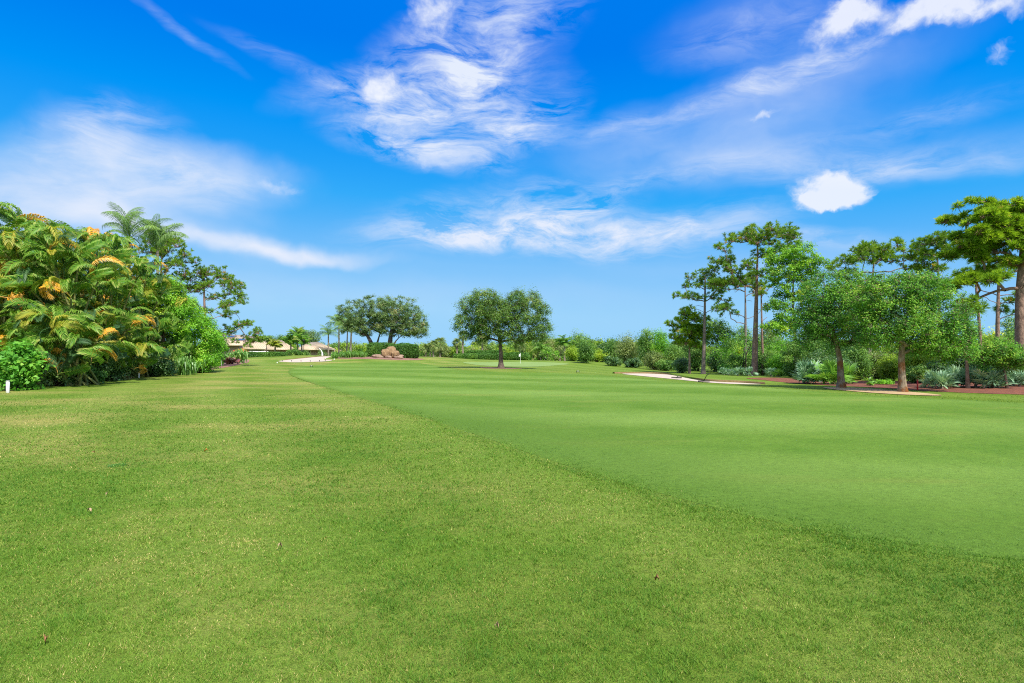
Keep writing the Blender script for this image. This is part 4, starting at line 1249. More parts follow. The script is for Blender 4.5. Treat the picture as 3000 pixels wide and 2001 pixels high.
def hbox(name, mat, x0, x1, y0_, y1_, ya, yb, par):
    a_ = hl(x0, y1_, 0); b_ = hl(x1, y0_, 0)
    m_ = MB(); add_box(m_, ((a_[0] + b_[0]) / 2, (ya + yb) / 2, (a_[2] + b_[2]) / 2), (b_[0] - a_[0], yb - ya, b_[2] - a_[2]))
    return m_.build(name, mat, par)


hbox('fascia', M_FASC, 653, 711.5, 1011.3, 1013.5, -2.1, -1.95, hb)
hbox('fascia', M_FASC, 712.5, 825, 1022.3, 1024.3, -.5, -.35, hb)
hbox('fascia', M_FASC, 777, 861, 1024, 1025.6, -1.5, -1.35, hb)
hbox('fascia', M_FASC, 871, 953, 1024.3, 1026, -2.9, -2.75, hb)
hbox('fascia', M_FASC, 955, 983, 1024.3, 1026, -2.4, -2.25, hb)
hbox('wall', M_WALL, 655, 709.5, 1013.0, 1062, -1.1, 3.0, hb)
hbox('wall', M_WALLW, 713, 824, 1023.4, 1062, .4, 9, hb)
hbox('wall', M_WALL, 780, 860, 1025.5, 1062, -.7, 7, hb)
hbox('wall', M_WALL, 874, 950, 1025.2, 1064, -2.0, 6, hb)
hbox('wall', M_WALL, 950.5, 981, 1025.2, 1064, -1.4, 6, hb)
for x0_, x1_, ya_ in ((664, 683, -1.16), (732, 764, .34), (905, 922, -2.06)):
    fr = hbox('window', M_WALLW, x0_, x1_, 1017 if x0_ < 700 else 1026.5, 1030 if x0_ < 700 else 1036, ya_ - .03, ya_ + .1, hb)
    hbox('pane', M_GLASS, x0_ + 1, x1_ - 1, 1018 if x0_ < 700 else 1027.4, 1029 if x0_ < 700 else 1035, ya_ - .06, ya_ - .02, fr)
hbox('door', M_DOOR, 779, 786, 1027, 1052, -.2, .38, hb)
for px_, py_, dy_ in ((674, 988, 2.0), (704, 997, .6)):
    sk = MB(); c_ = hl(px_, py_, dy_)
    A_ = np.array([1, 0, 0]); B_ = nrm(np.array([0, 5.8, 1.7])); N_ = np.cross(A_, B_)
    for (w_, h_, t_) in ((.85, .6, .14),):
        P_ = [c_ + A_ * i_ * w_ + B_ * j_ * h_ + N_ * k_ for k_ in (-.1, t_) for i_, j_ in ((-1, -1), (1, -1), (1, 1), (-1, 1))]
        sk.add(P_, [(4, 5, 6, 7), (0, 1, 5, 4), (1, 2, 6, 5), (2, 3, 7, 6), (3, 0, 4, 7)])
    so_ = sk.build('skylight', M_FASC, hb)
    sk2 = MB(); P_ = [c_ + A_ * i_ * .75 + B_ * j_ * .5 + N_ * .145 for i_, j_ in ((-1, -1), (1, -1), (1, 1), (-1, 1))]
    sk2.add(P_, [(0, 1, 2, 3)]); sk2.build('pane', M_SKYL, so_)


# patio wall in front of the house
pw = MB(); add_box(pw, (0, 0, .75), (3.0, .2, 1.5), bev=.02)
o = pw.build('patio_wall', M_WALLW, loc=(X(757, 90), 90, g1(X(757, 90), 90) + .12)); tag(o, 'low white patio wall behind the square box hedge', 'wall')

broad_tree('broadleaf_tree', 'small thin tree with bare forked trunk in front of the tan roof', 780, 86, [(775, 993, 20, 8), (790, 988, 14, 8), (763, 998, 10, 6)], n=24, pr=.42, lpp=110, leaf=.15, mat='mid', tw=3.5, seed=71, tint=.5, trunk=[(782, 1040), (780, 1015), (784, 1000)], twigs=5, flat=.6, first=.4)
# house palms
feather_palm('garden_palm', 'bushy yellow-green palm below the eaves beside the dark door', 806, 84, 1017, frond=1.4, nf=18, seed=72, tw=6, mat='palmy', ll=.55, lw=.05, elmin=-.2, elmax=1.8, droop=.8, nleaf=18)
for q, (px_, cy_, lab) in enumerate([(852, 1008, 'broad green palm clump hiding the gap between roofs, leftmost stem'), (872, 990, 'tallest palm in front of the wing roof, crown above the ridge'), (884, 1012, 'low arching palm beside the dark lamp post')]):
    feather_palm('garden_palm', lab, px_, 82 - q, cy_, frond=1.9, nf=18, seed=73 + q, tw=5, mat='palmg', ll=.5, lw=.05, elmin=-.3, elmax=1.9, droop=.8, nleaf=20)
shrub('broadleaf_shrub', 'dense dark green shrub at the foot of the garden palms', 868, 79, 1020, 30, mat='mid', leaf=.15, n=30, lpp=160, seed=77, tint=.45)
broad_tree('broadleaf_tree', 'round grey-green tree rising behind the garden palms and the roof ridge', 898, 112, [(896, 988, 34, 20), (880, 983, 20, 14)], n=40, pr=.9, lpp=170, leaf=.22, mat='twin', tw=6, seed=78, tint=.4)
broad_tree('broadleaf_tree', 'low dark tree behind the wing roof left of the garden palms', 836, 118, [(830, 1000, 26, 12), (845, 996, 16, 10)], n=30, pr=.9, lpp=150, leaf=.24, mat='mid', tw=5, seed=79, tint=.35)
shrub('broadleaf_shrub', 'rounded grey-green shrub under the hip roof beside the lamp post', 896, 84, 1023, 15, mat='twin', leaf=.12, n=18, lpp=150, seed=80)
shrub('broadleaf_shrub', 'rounded dark shrub under the hip roof behind the white curved spout', 944, 84, 1024, 16, mat='twin', leaf=.12, n=18, lpp=150, seed=81)
# lamp post
lp = empty('lamp_post', 'thin dark lamp post standing in front of the hip-roofed wing', 'lamp post', (X(890, 79), 79, g1(X(890, 79), 79)))
m_ = MB(); add_tube(m_, [(0, 0, -.1), (0, 0, .3), (0, 0, 2.1)], [.07, .045, .035], 8); m_.build('pole', M_BLACK, lp)
m_ = MB(); add_tube(m_, [(0, 0, 2.1), (0, 0, 2.14), (0, 0, 2.34), (0, 0, 2.42)], [.06, .12, .16, .03], 8); m_.build('lantern', M_BLACK, lp)
# white curved spout
m_ = MB(); add_tube(m_, [(0, 0, -.1), (.02, 0, .25), (-.04, 0, .55), (-.24, 0, .85), (-.42, 0, 1.0)], [.14, .11, .06, .04, .03], 8)
tag(m_.build('garden_ornament', M_WHITE, smooth=True, loc=(X(944, 77), 77, g1(X(944, 77), 77))), 'white curved upright ornament at the top of the sand bunker', 'ornament')

# little black-topped stakes round the left bunker
_lab = ['leftmost black-topped stake, on the grass just outside the bunker', 'first black stake inside the bunker from its left tip', 'second black stake inside the bunker from its left tip',
        'third black stake inside the bunker from its left tip', 'fourth black stake inside the bunker from its left tip', 'fifth black stake inside the bunker from its left tip', 'black stake at the right tip of the bunker front',
        'pale-footed stake beside the spiky tuft on the bunker top edge', 'pale-footed stake on the grass right of the bunker tip']
for q, (px_, py_) in enumerate([(812, 1064), (827, 1059), (854, 1059.3), (882, 1059.5), (909, 1059.5), (936, 1059), (953, 1057.5), (954, 1051), (979, 1054)]):
    stake('rope_stake', _lab[q], px_, py_, 62, .12, .07, M_WHITE if q in (0, 7, 8) else M_BLACK, 'stake', 'little stakes round the left bunker', M_BLACK)

# tee / yardage markers
for lab, px_, py_ in (('small black twin-legged marker on the fairway tip near the left bunker', 912, 1076), ('small black twin-legged marker on the fairway left of the right bunker', 1693, 1092)):
    hp = hit(px_, py_); k_ = empty('yardage_marker', lab, 'marker', (hp[0], hp[1], g1(*hp)), group='fairway markers')
    m_ = MB(); add_box(m_, (0, 0, .115), (.22, .035, .05), bev=.008); m_.build('bar', M_BLACK, k_)
    for sg in (-1, 1):
        m_ = MB(); add_box(m_, (sg * .085, 0, .03), (.035, .03, .12)); m_.build('leg', M_BLACK, k_)
    m_ = MB(); add_box(m_, (0, -.0205, .115), (.10, .006, .03)); m_.build('plate', M_WHITE, k_)

# ================================================================== MIDDLE
for q, (px_, tp_, hw_, lab) in enumerate([(981, 1029, 13, 'spiky dark green grass tuft nearest the left bunker sand'), (1003, 1028, 13, 'second spiky grass tuft from the bunker, partly behind its neighbours'), (1022, 1025, 15, 'tallest of the spiky grass tufts in the mulch bed'),
                                          (1040, 1027, 13, 'spiky grass tuft between the tallest tuft and the one by the hedge'), (1060, 1027, 14, 'spiky grass tuft touching the big rounded hedge')]):
    strap_plant('ornamental_grass', lab, px_, 63 + (q % 2), tp_, hw_, 'tuft', 230, 90 + q, .025, 'ornamental grass', 'spiky grass tufts in the mulch bed', .9)
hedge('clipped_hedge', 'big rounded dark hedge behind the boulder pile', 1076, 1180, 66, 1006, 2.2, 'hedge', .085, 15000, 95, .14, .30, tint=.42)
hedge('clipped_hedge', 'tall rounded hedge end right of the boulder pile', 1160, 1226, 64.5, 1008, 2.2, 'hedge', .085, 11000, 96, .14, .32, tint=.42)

M_ROCK = plain_mat('pitted tan limestone', (.44, .29, .15), .9, .5, 2.8, color2=(.11, .06, .03), bump=.2, bscale=5)
M_ROCKP = plain_mat('pinkish grey limestone', (.40, .28, .20), .9, .4, 2.8, color2=(.15, .095, .065), bump=.08, bscale=8)


def rock(label, px, d, base_z, r, mat, seed, yaw=0., amp=.28):
    rng = np.random.default_rng(seed)
    nu, nv = 26, 18
    th = np.linspace(0, 2 * math.pi, nu, endpoint=False); ph = np.linspace(-math.pi / 2, math.pi / 2, nv)
    T_, P_ = np.meshgrid(th, ph)
    D = np.stack([np.cos(P_) * np.cos(T_), np.cos(P_) * np.sin(T_), np.sin(P_)], -1).reshape(-1, 3)
    k = np.ones(len(D))
    for fq, am in ((1.6, .5), (3.3, .3), (6.5, .22), (11, .1)):
        K = rng.normal(size=(3, 3)) * fq; k += amp * am * np.abs(np.sin(D @ K.T + rng.random(3) * 6)).mean(1) * 2 - amp * am
    D2 = np.sign(D) * np.abs(D) ** .8
    V = D2 * k[:, None] * np.array(r)
    ca, sa = math.cos(yaw), math.sin(yaw)
    V = V @ np.array([[ca, sa, 0], [-sa, ca, 0], [0, 0, 1]])
    x0 = X(px, d); z0 = g1(x0, d)
    V[:, 2] -= V[:, 2].min() * .8
    i = np.arange(nv - 1)[:, None] * nu; kk = np.arange(nu)[None]
    m_ = MB(); m_.add(V, np.stack([i + kk, i + (kk + 1) % nu, i + nu + (kk + 1) % nu, i + nu + kk], -1).reshape(-1, 4))
    o = m_.build('boulder', mat, loc=(x0, d, z0 + base_z)); tag(o, label, 'boulder', 'boulders in front of the hedge')


rock('tall peaked tan boulder at the centre of the pile', 1146, 62.6, .0, (.55, .45, .62), M_ROCK, 1, .2, .4)
rock('rugged pitted boulder on the left flank of the tall peaked one', 1130, 62.2, .0, (.42, .4, .44), M_ROCK, 2, .5, .4)
rock('rough boulder low on the right flank of the tall peaked one', 1158, 62.2, .0, (.40, .4, .38), M_ROCK, 8, 1.0, .4)
rock('long flat slab at the left end of the boulder pile', 1106, 62.2, .02, (.62, .35, .17), M_ROCKP, 3)
rock('low pale slab lying in front of the left slab', 1112, 61.3, -.02, (.40, .25, .11), M_ROCKP, 4)
rock('flat slab leaning on the right side of the boulder pile', 1170, 62.4, .14, (.42, .35, .13), M_ROCKP, 5)
rock('low broken stone at the right foot of the boulder pile', 1168, 61.4, -.02, (.44, .28, .15), M_ROCKP, 6)
rock('small pinkish stone at the front foot of the tall boulder', 1138, 61.2, -.02, (.32, .22, .15), M_ROCKP, 7)

broad_tree('spreading_tree', 'wide grey-green tree with two leaning trunks, behind the spiky grass tufts', 1098, 72,
           [(1040, 915, 50, 40), (1090, 905, 48, 42), (1020, 935, 30, 35), (1120, 920, 40, 40), (1060, 945, 45, 26), (1012, 945, 26, 30), (1045, 958, 40, 22), (1095, 952, 40, 22), (1118, 962, 34, 18), (1070, 968, 26, 14)], n=260, pr=.42, lpp=150, leaf=.115, mat='twin', bark='grey', tw=17,
           trunk=[(1096, 1040), (1092, 1012), (1078, 985), (1062, 962)], seed=101, flat=.75, first=.35, tint=.46, rough=.6, twigs=6, dscale=.8, minsep=.75, sag=.12)
broad_tree('spreading_tree', 'wide grey-green tree with several upright trunks, above the big rounded hedge', 1140, 70,
           [(1170, 910, 62, 44), (1200, 935, 45, 42), (1225, 955, 28, 28), (1140, 905, 44, 38), (1185, 955, 55, 26), (1150, 950, 50, 24), (1210, 965, 45, 20), (1165, 970, 36, 14), (1225, 975, 26, 14)], n=290, pr=.42, lpp=150, leaf=.115, mat='twin', bark='grey', tw=18,
           trunk=[(1138, 1040), (1142, 1010), (1146, 970), (1160, 930)], seed=102, flat=.75, first=.3, tint=.54, rough=.6, twigs=6, dscale=.8, minsep=.75, sag=.10)
bare_tree('tree_trunk', 'dark slanting trunk fanning to the right above the big rounded hedge', 1146, 69.5, [(1200, 972), (1185, 965), (1215, 960), (1170, 960), (1225, 968), (1195, 955)], [(1146, 1040), (1150, 1008), (1168, 990)], 8, 103, 'grey')
bare_tree('tree_trunk', 'dark trunk leaning left between the two spreading crowns', 1100, 71.5, [(1118, 950), (1110, 935), (1125, 955), (1092, 940)], [(1098, 1040), (1105, 1004), (1114, 975)], 9, 104, 'grey')

# palms behind the left bunker
feather_palm('queen_palm', 'shortest queen palm of the row with limp fronds, right behind the hip roof', 962, 92, 982, frond=2.6, nf=13, seed=111, tw=4.5, elmin=-.9, elmax=1.3, droop=1.1, ll=.6, lw=.03, nleaf=20, arch=2.0, group='queen palms behind the grass tufts')
feather_palm('queen_palm', 'tall slender queen palm left of the spreading trees', 993, 86, 955, frond=2.7, nf=16, seed=112, tw=4.5, elmin=-.9, elmax=1.5, droop=1.1, ll=.65, lw=.035, nleaf=22, arch=2.0, group='queen palms behind the grass tufts')
feather_palm('queen_palm', 'queen palm with crown half hidden in the spreading tree, left of its twin', 1018, 88, 970, frond=2.6, nf=15, seed=113, tw=4, base_px=1015, elmin=-.9, elmax=1.5, droop=1.1, ll=.65, lw=.035, nleaf=22, arch=2.0, group='queen palms behind the grass tufts')
feather_palm('queen_palm', 'thickest queen palm, its slightly tilted trunk right against the spreading tree', 1030, 84, 958, frond=2.8, nf=16, seed=114, tw=5.5, base_px=1026, elmin=-.9, elmax=1.5, droop=1.1, ll=.65, lw=.035, nleaf=22, arch=2.0, group='queen palms behind the grass tufts')

# cabbage palms
_sab = [(1248, 1022, 15, 86, 5.5, 'short cabbage palm immediately right of the big hedge'), (1261, 1018, 14, 90, 5, 'cabbage palm half hidden between two paler trunks'), (1271, 1013, 17, 85, 5, 'cabbage palm with pale straight trunk near the hedge'),
        (1290, 1007, 20, 88, 4.5, 'tall full-crowned cabbage palm, rightmost near the big hedge'), (1339, 1006, 16, 90, 6, 'cabbage palm with pale thick trunk over the far lawn'), (1358, 985, 17, 80, 5.5, 'cabbage palm just left of the lone oak, crown among its leaves'),
        (1413, 992, 18, 88, 5, 'cabbage palm seen under the left limb of the lone oak'), (1524, 1012, 20, 92, 5, 'cabbage palm standing behind the flagstick'), (1640, 1008, 19, 92, 5, 'cabbage palm at the left end of the dense treeline')]
for q, (px_, cy_, cr_, d_, tw_, lab) in enumerate(_sab):
    fan_palm('cabbage_palm', lab, px_, d_, cy_, cr_, seed=120 + q, tw=tw_, group='cabbage palms across the far lawn')
feather_palm('garden_palm', 'drooping feather palm right of the flagstick by the far path', 1584, 88, 1030, frond=2.2, nf=16, seed=131, tw=4, elmin=-.9, elmax=1.3, mat='palmg', ll=.6, lw=.045, nleaf=20, arch=2.2)
feather_palm('garden_palm', 'feather palm with dark trunk beside the yellow-green treeline bush', 1654, 84, 1012, frond=2.0, nf=16, seed=132, tw=5, elmin=-.8, elmax=1.6, mat='palmg', ll=.6, lw=.045, nleaf=20, arch=2.0)

# hedges beyond the green
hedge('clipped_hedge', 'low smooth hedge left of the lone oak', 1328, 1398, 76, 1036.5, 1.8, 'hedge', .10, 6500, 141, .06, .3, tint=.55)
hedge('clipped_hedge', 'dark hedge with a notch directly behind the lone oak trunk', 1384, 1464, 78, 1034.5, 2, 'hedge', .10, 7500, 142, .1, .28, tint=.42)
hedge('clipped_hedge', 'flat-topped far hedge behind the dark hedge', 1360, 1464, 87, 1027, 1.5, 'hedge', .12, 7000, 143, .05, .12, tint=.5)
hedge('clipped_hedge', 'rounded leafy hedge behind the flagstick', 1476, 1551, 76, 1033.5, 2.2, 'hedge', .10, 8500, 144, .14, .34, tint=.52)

# flag
fl = hit(1525, 1064.5)
fk = empty('golf_flag', 'small white flag on a thin stick standing on the putting green', 'golf flag', (fl[0], fl[1], g1(*fl)))
m_ = MB(); add_tube(m_, [(0, 0, -.05), (0, 0, .6), (0, 0, 1.12)], [.016, .014, .012], 8); m_.build('stick', M_WHITE, fk)
m_ = MB()
V_ = []; nq = 7
for i_ in range(nq):
    for j_ in range(4):
        u_ = i_ / (nq - 1); v_ = j_ / 3
        for sd_ in (-1, 1):
            V_.append((-.01 - u_ * .17, .02 * math.sin(u_ * 5 + v_ * 2) * u_ + sd_ * .003, 1.10 - v_ * .33 - u_ * .20 * (1 - .6 * v_)))
V_ = np.array(V_)
ix_ = lambda i_, j_, s_: (i_ * 4 + j_) * 2 + s_
fs = []
for i_ in range(nq - 1):
    for j_ in range(3):
        for s_ in (0, 1): fs.append((ix_(i_, j_, s_), ix_(i_ + 1, j_, s_), ix_(i_ + 1, j_ + 1, s_), ix_(i_, j_ + 1, s_)))
m_.add(V_, fs); m_.build('cloth', M_WHITE, fk)
m_ = MB(); add_tube(m_, [(0, 0, -.04), (0, 0, .02)], [.055, .055], 12); m_.build('cup', M_WHITE, fk)

# lone oak
broad_tree('oak_tree', 'lone spreading oak in the middle of the fairway, ringed with mulch', 1467, 44.5,
           [(1408, 893, 60, 48), (1425, 915, 70, 60), (1530, 900, 70, 48), (1545, 930, 68, 58), (1375, 950, 42, 40), (1585, 965, 34, 36), (1470, 935, 75, 52), (1500, 985, 55, 22), (1395, 985, 40, 16), (1560, 995, 45, 16)],
           n=350, pr=.45, lpp=200, leaf=.092, mat='center', bark='oak', tw=15, trunk=[(1468, 1079), (1467, 1050), (1468, 1036), (1466, 1015), (1462, 985)], seed=151, first=.40, flat=.8, tint=.48, rough=.45, twigs=6, minsep=.7, dscale=.85, rtop=.11, flare=1.7, sag=.12)

# ================================================================== RIGHT BUNKER, RAKES
def rake(label, a, b, seed, up=.0):
    """head lying at pixel a, handle running to pixel b"""
    p = hit(*a); q = hit(*b)
    z = g1(*p); v = np.array([q[0] - p[0], q[1] - p[1]]); L = min(1.9, np.linalg.norm(v)); an = math.atan2(v[1], v[0])
    k_ = empty('bunker_rake', label, 'rake', (p[0], p[1], z + .03), rz=an)
    qz = g1(p[0] + math.cos(an) * L, p[1] + math.sin(an) * L) - z
    m_ = MB(); add_tube(m_, [(0, 0, .06), (L * .5, 0, .10 + qz * .5 + up * .6), (L, 0, .05 + qz + up)], [.022, .02, .02], 8); m_.build('handle', M_BLACK, k_)
    m_ = MB(); add_box(m_, (0, 0, .05), (.06, .62, .05), bev=.01)
    for i_ in range(11): add_box(m_, (-.01, -.28 + i_ * .056, -.01), (.02, .018, .09))
    m_.build('head', M_BLACK, k_)


def lip(name, pts, h, w_):
    """the cut edge of turf and soil standing at the back of a bunker"""
    q = smooth_line(poly(pts)); V = []
    for x_, y_ in q:
        z_ = g1(x_, y_)
        V += [(x_, y_ - .10, z_ - .02), (x_ + .01, y_ - .04, z_ + h * .8), (x_, y_ + .12, z_ + h), (x_, y_ + w_, z_ + h * .6), (x_, y_ + w_ * 2.2, z_ - .01)]
    n_ = len(q); m_ = MB()
    m_.add(V, [(i_ * 5 + j_, i_ * 5 + 5 + j_, i_ * 5 + 6 + j_, i_ * 5 + 1 + j_) for i_ in range(n_ - 1) for j_ in range(2)])
    o = m_.build(name, M_SOIL, smooth=True); o['kind'] = 'structure'
    m2 = MB(); m2.add(V, [(i_ * 5 + j_, i_ * 5 + 5 + j_, i_ * 5 + 6 + j_, i_ * 5 + 1 + j_) for i_ in range(n_ - 1) for j_ in (2, 3)])
    o = m2.build('turf_bank', M_ROUGH, smooth=True); o['kind'] = 'structure'


def smooth_line(p, it=3):
    for _ in range(it):
        q = [p[0]]
        for a_, b_ in zip(p[:-1], p[1:]):
            a_, b_ = np.array(a_), np.array(b_); q += [tuple(a_ * .75 + b_ * .25), tuple(a_ * .25 + b_ * .75)]
        p = q + [p[-1]]
    return p


M_SOIL = plain_mat('brown bunker edge soil', (.24, .15, .07), .95, color2=(.13, .10, .03), scale=4, bump=.03, bscale=14)
lip('bunker_edge', [(1800, 1094.5), (1850, 1093.8), (1905, 1094.5), (1960, 1097.5), (2000, 1105), (2040, 1113), (2090, 1118), (2170, 1121), (2240, 1126)], .11, .5)
lip('bunker_edge', [(835, 1055), (880, 1050.5), (920, 1046.5), (955, 1043.5)], .07, .5)

rake('black rake lying across the sand of the right bunker', (1982, 1109.5), (2022, 1098.5), 1)
rake('black rake propped at the narrow end of the right bunker', (2062, 1120.5), (2078, 1123), 2, .42)

# ================================================================== RIGHT TREELINE (far part)
T = [  # px, base-depth, top, half width, kind, leaf, label
    (1602, 92, 990, 30, 'olive', .2, 'olive bushy tree just right of the lone oak crown edge'),
    (1622, 100, 984, 34, 'mid', .22, 'mid green tree low on the skyline right of the lone oak'),
    (1700, 90, 968, 42, 'mid', .2, 'spreading tree with a flat irregular top in the far treeline'),
    (1680, 72, 1012, 26, 'yellow', .14, 'yellow-green bush left of the dark pointed bush'),
    (1716, 66, 992, 29, 'mid', .13, 'dark pointed bush with yellow shoots on top'),
    (1750, 72, 1020, 32, 'yellow', .14, 'low yellow-green bush right of the dark pointed bush'),
    (1770, 92, 998, 26, 'dark', .2, 'dark tree top in the dip of the treeline skyline'),
    (1795, 78, 985, 34, 'mid', .16, 'dark green tree with rounded shoulder in the treeline'),
    (1838, 72, 972, 44, 'olive', .14, 'large olive-grey tree in the middle of the treeline'),
    (1800, 62, 1040, 34, 'dark', .13, 'low dark bush along the far lawn edge'),
    (1858, 60, 1045, 32, 'dark', .13, 'low dark bush at the foot of the olive-grey tree'),
    (1898, 68, 955, 38, 'mid', .15, 'tall dark oak-like tree with a double top in the treeline'),
    (1936, 64, 962, 32, 'bright', .13, 'bright leafy tree right of the double-topped tree'),
    (1915, 57, 1020, 36, 'olive', .12, 'olive yellow bush in front of the double-topped tree'),
    (1950, 55, 1050, 34, 'mid', .12, 'low green bush at the lawn edge behind the right bunker'),
    (1975, 60, 1000, 36, 'mid', .13, 'mid green bush left of the young pine'),
    (1995, 50, 1040, 27, 'dark', .10, 'round dark bush just left of the young pine trunk'),
    (2040, 56, 985, 34, 'mid', .12, 'green bush between the young pine and the slender pine'),
    (2098, 54, 1008, 38, 'dark', .12, 'dark bush right of the slender pine trunk'),
    (2130, 50, 1045, 30, 'mid', .11, 'low bush between slender pine and big pine'),
    (2158, 56, 1005, 36, 'yellow', .12, 'yellow-green bush behind the big pine on its left'),
    (2175, 66, 945, 40, 'mid', .14, 'taller mid green tree filling the gap left of the tallest pine trunk'),
    (2255, 60, 935, 42, 'olive', .14, 'grey-green tree behind and right of the tallest pine trunk'),
    (2400, 58, 925, 46, 'mid', .13, 'mid green tree seen between the maple and the left oak'),
    (2545, 56, 940, 46, 'bright', .13, 'bright green tree seen beyond the gap between the two oaks'),
    (2775, 52, 905, 46, 'mid', .13, 'mid green tree rising behind the right oak crown edge'),
    (2850, 55, 925, 40, 'bright', .13, 'bright green tree beyond the leaning thin pine'),
    (2965, 50, 915, 44, 'mid', .13, 'mid green tree right of the bare-trunked pine, well behind it'),
    (2120, 49, 1065, 22, 'fresh', .10, 'small fresh green sapling clump by the slender pine'),
]
for q, (px_, d_, tp_, hw_, kd, lf, lab) in enumerate(T):
    rr_ = random.Random(q)
    shrub('treeline_bush' if tp_ > 1000 else 'treeline_tree', lab, px_, d_, tp_, hw_, 'bush' if tp_ > 1000 else 'tree', mat=kd, leaf=lf, n=46 if tp_ < 1000 else 30, lpp=150, seed=200 + q, tint=.45 + .1 * rr_.random(), tvar=.14, shell=.5)
broad_tree('broadleaf_tree', 'loose open broadleaf tree right behind the slender pine', 2100, 57, [(2085, 975, 34, 36), (2120, 985, 30, 34), (2100, 955, 24, 20), (2140, 990, 18, 20)], n=60, pr=.55, lpp=110, leaf=.15, mat='mid', tw=5, seed=231, tint=.5, rough=.5)

pine_tree('pine_tree', 'short young pine with bushy needles left of the slender pine', 2020, 47.5,
          [(2015, 920, 20), (2035, 935, 20), (2000, 945, 20), (2025, 955, 22), (1985, 960, 18), (2045, 962, 20), (2005, 975, 20), (2030, 985, 20), (1980, 985, 16), (2050, 990, 18), (2010, 1000, 18), (2040, 1010, 14), (1990, 1003, 14), (2018, 908, 12), (2060, 975, 14)],
          [(2020, 1095), (2020, 1000), (2017, 915)], tw=7, mat='pineb', seed=241, tufts=26, needles=20, nl=.26, nw=.014, first=.35, flat=.7, tint=.4, dy=.4, rtop=.03)
pine_tree('pine_tree', 'slender tall pine with sparse flat crown near the right bunker', 2062, 46,
          [(2065, 798, 20), (2043, 803, 16), (2086, 806, 18), (2028, 838, 14), (2050, 832, 14), (1992, 866, 14), (2008, 868, 12), (2030, 862, 16), (2048, 870, 12), (2088, 868, 16), (2100, 850, 14), (2080, 838, 14), (2103, 880, 12), (2070, 815, 16), (1985, 860, 8)],
          [(2060, 1097), (2063, 990), (2065, 900), (2066, 815)], tw=12, seed=242, tufts=17, needles=18, nl=.24, nw=.014, first=.55, tint=.4, dy=.8, bark='pineg', bare=[(2045, 895), (2110, 885), (2040, 905), (2090, 905)])
pine_tree('pine_tree', 'grey forked pine with mostly bare branches behind the big pine', 2183, 53,
          [(2110, 832, 18), (2145, 822, 20), (2178, 815, 22), (2208, 820, 20), (2235, 830, 16), (2110, 905, 16), (2135, 893, 16), (2090, 905, 14), (2160, 912, 10), (2095, 925, 8), (2120, 850, 12), (2225, 850, 12), (2240, 900, 10), (2090, 835, 14)],
          [(2182, 1082), (2184, 965), (2184, 900), (2183, 840)], tw=11, seed=243, tufts=18, needles=18, nl=.25, nw=.016, first=.42, tint=.38, dy=.9, bark='pineg', bare=[(2140, 860), (2160, 850), (2215, 880), (2225, 920), (2205, 860), (2150, 900), (2195, 840), (2130, 935)])
pine_tree('pine_tree', 'tallest pine with thick reddish trunk and layered flat crown', 2212, 44,
          [(2195, 683, 22), (2222, 680, 24), (2250, 684, 24), (2278, 682, 24), (2300, 692, 20), (2170, 692, 20), (2150, 706, 20), (2180, 708, 20), (2210, 704, 22), (2240, 706, 22), (2270, 708, 22), (2310, 706, 20), (2325, 712, 12),
           (2105, 738, 18), (2128, 746, 20), (2150, 752, 18), (2098, 786, 14), (2116, 790, 14), (2135, 785, 16), (2175, 772, 16), (2192, 784, 14), (2165, 790, 12), (2160, 818, 18), (2185, 815, 18), (2128, 822, 20), (2105, 832, 18),
           (2200, 830, 14), (2146, 832, 16), (2085, 828, 14), (2235, 735, 20), (2260, 738, 18), (2120, 765, 10), (2240, 860, 10)],
          [(2210, 1104), (2213, 980), (2216, 870), (2218, 790), (2220, 720)], tw=19, seed=244, tufts=19, needles=20, nl=.25, nw=.014, first=.5, tint=.42, dy=1.1, bare=[(2250, 800), (2150, 800), (2185, 840), (2230, 905)])
pine_tree('pine_tree', 'thin pine with rusty dying tuft close behind the tallest pine', 2233, 47, [(2245, 853, 12), (2228, 860, 10), (2255, 862, 8)], [(2236, 1080), (2232, 960), (2230, 858)], tw=8, seed=245, tint=.75, tufts=14, bark='pine', bare=[(2215, 905), (2248, 930), (2250, 890)])

broad_tree('maple_tree', 'tall bright green maple with sky gaps beside the tallest pine', 2320, 41.5,
           [(2295, 745, 48, 28), (2345, 765, 52, 34), (2265, 790, 34, 34), (2310, 800, 46, 30), (2385, 780, 34, 26), (2280, 850, 30, 22), (2320, 862, 34, 18), (2270, 905, 36, 26), (2310, 935, 36, 28), (2265, 955, 28, 18), (2420, 772, 16, 10), (2350, 720, 22, 14), (2300, 970, 30, 14), (2370, 830, 26, 18)],
           n=200, pr=.42, lpp=120, leaf=.115, mat='maple', bark='pineg', tw=10, trunk=[(2328, 1120), (2330, 1000), (2322, 890), (2325, 790)], seed=251, first=.35, flat=.6, tint=.5, rough=.5, minsep=.72, asp=.7, tvar=.13, twigs=5)

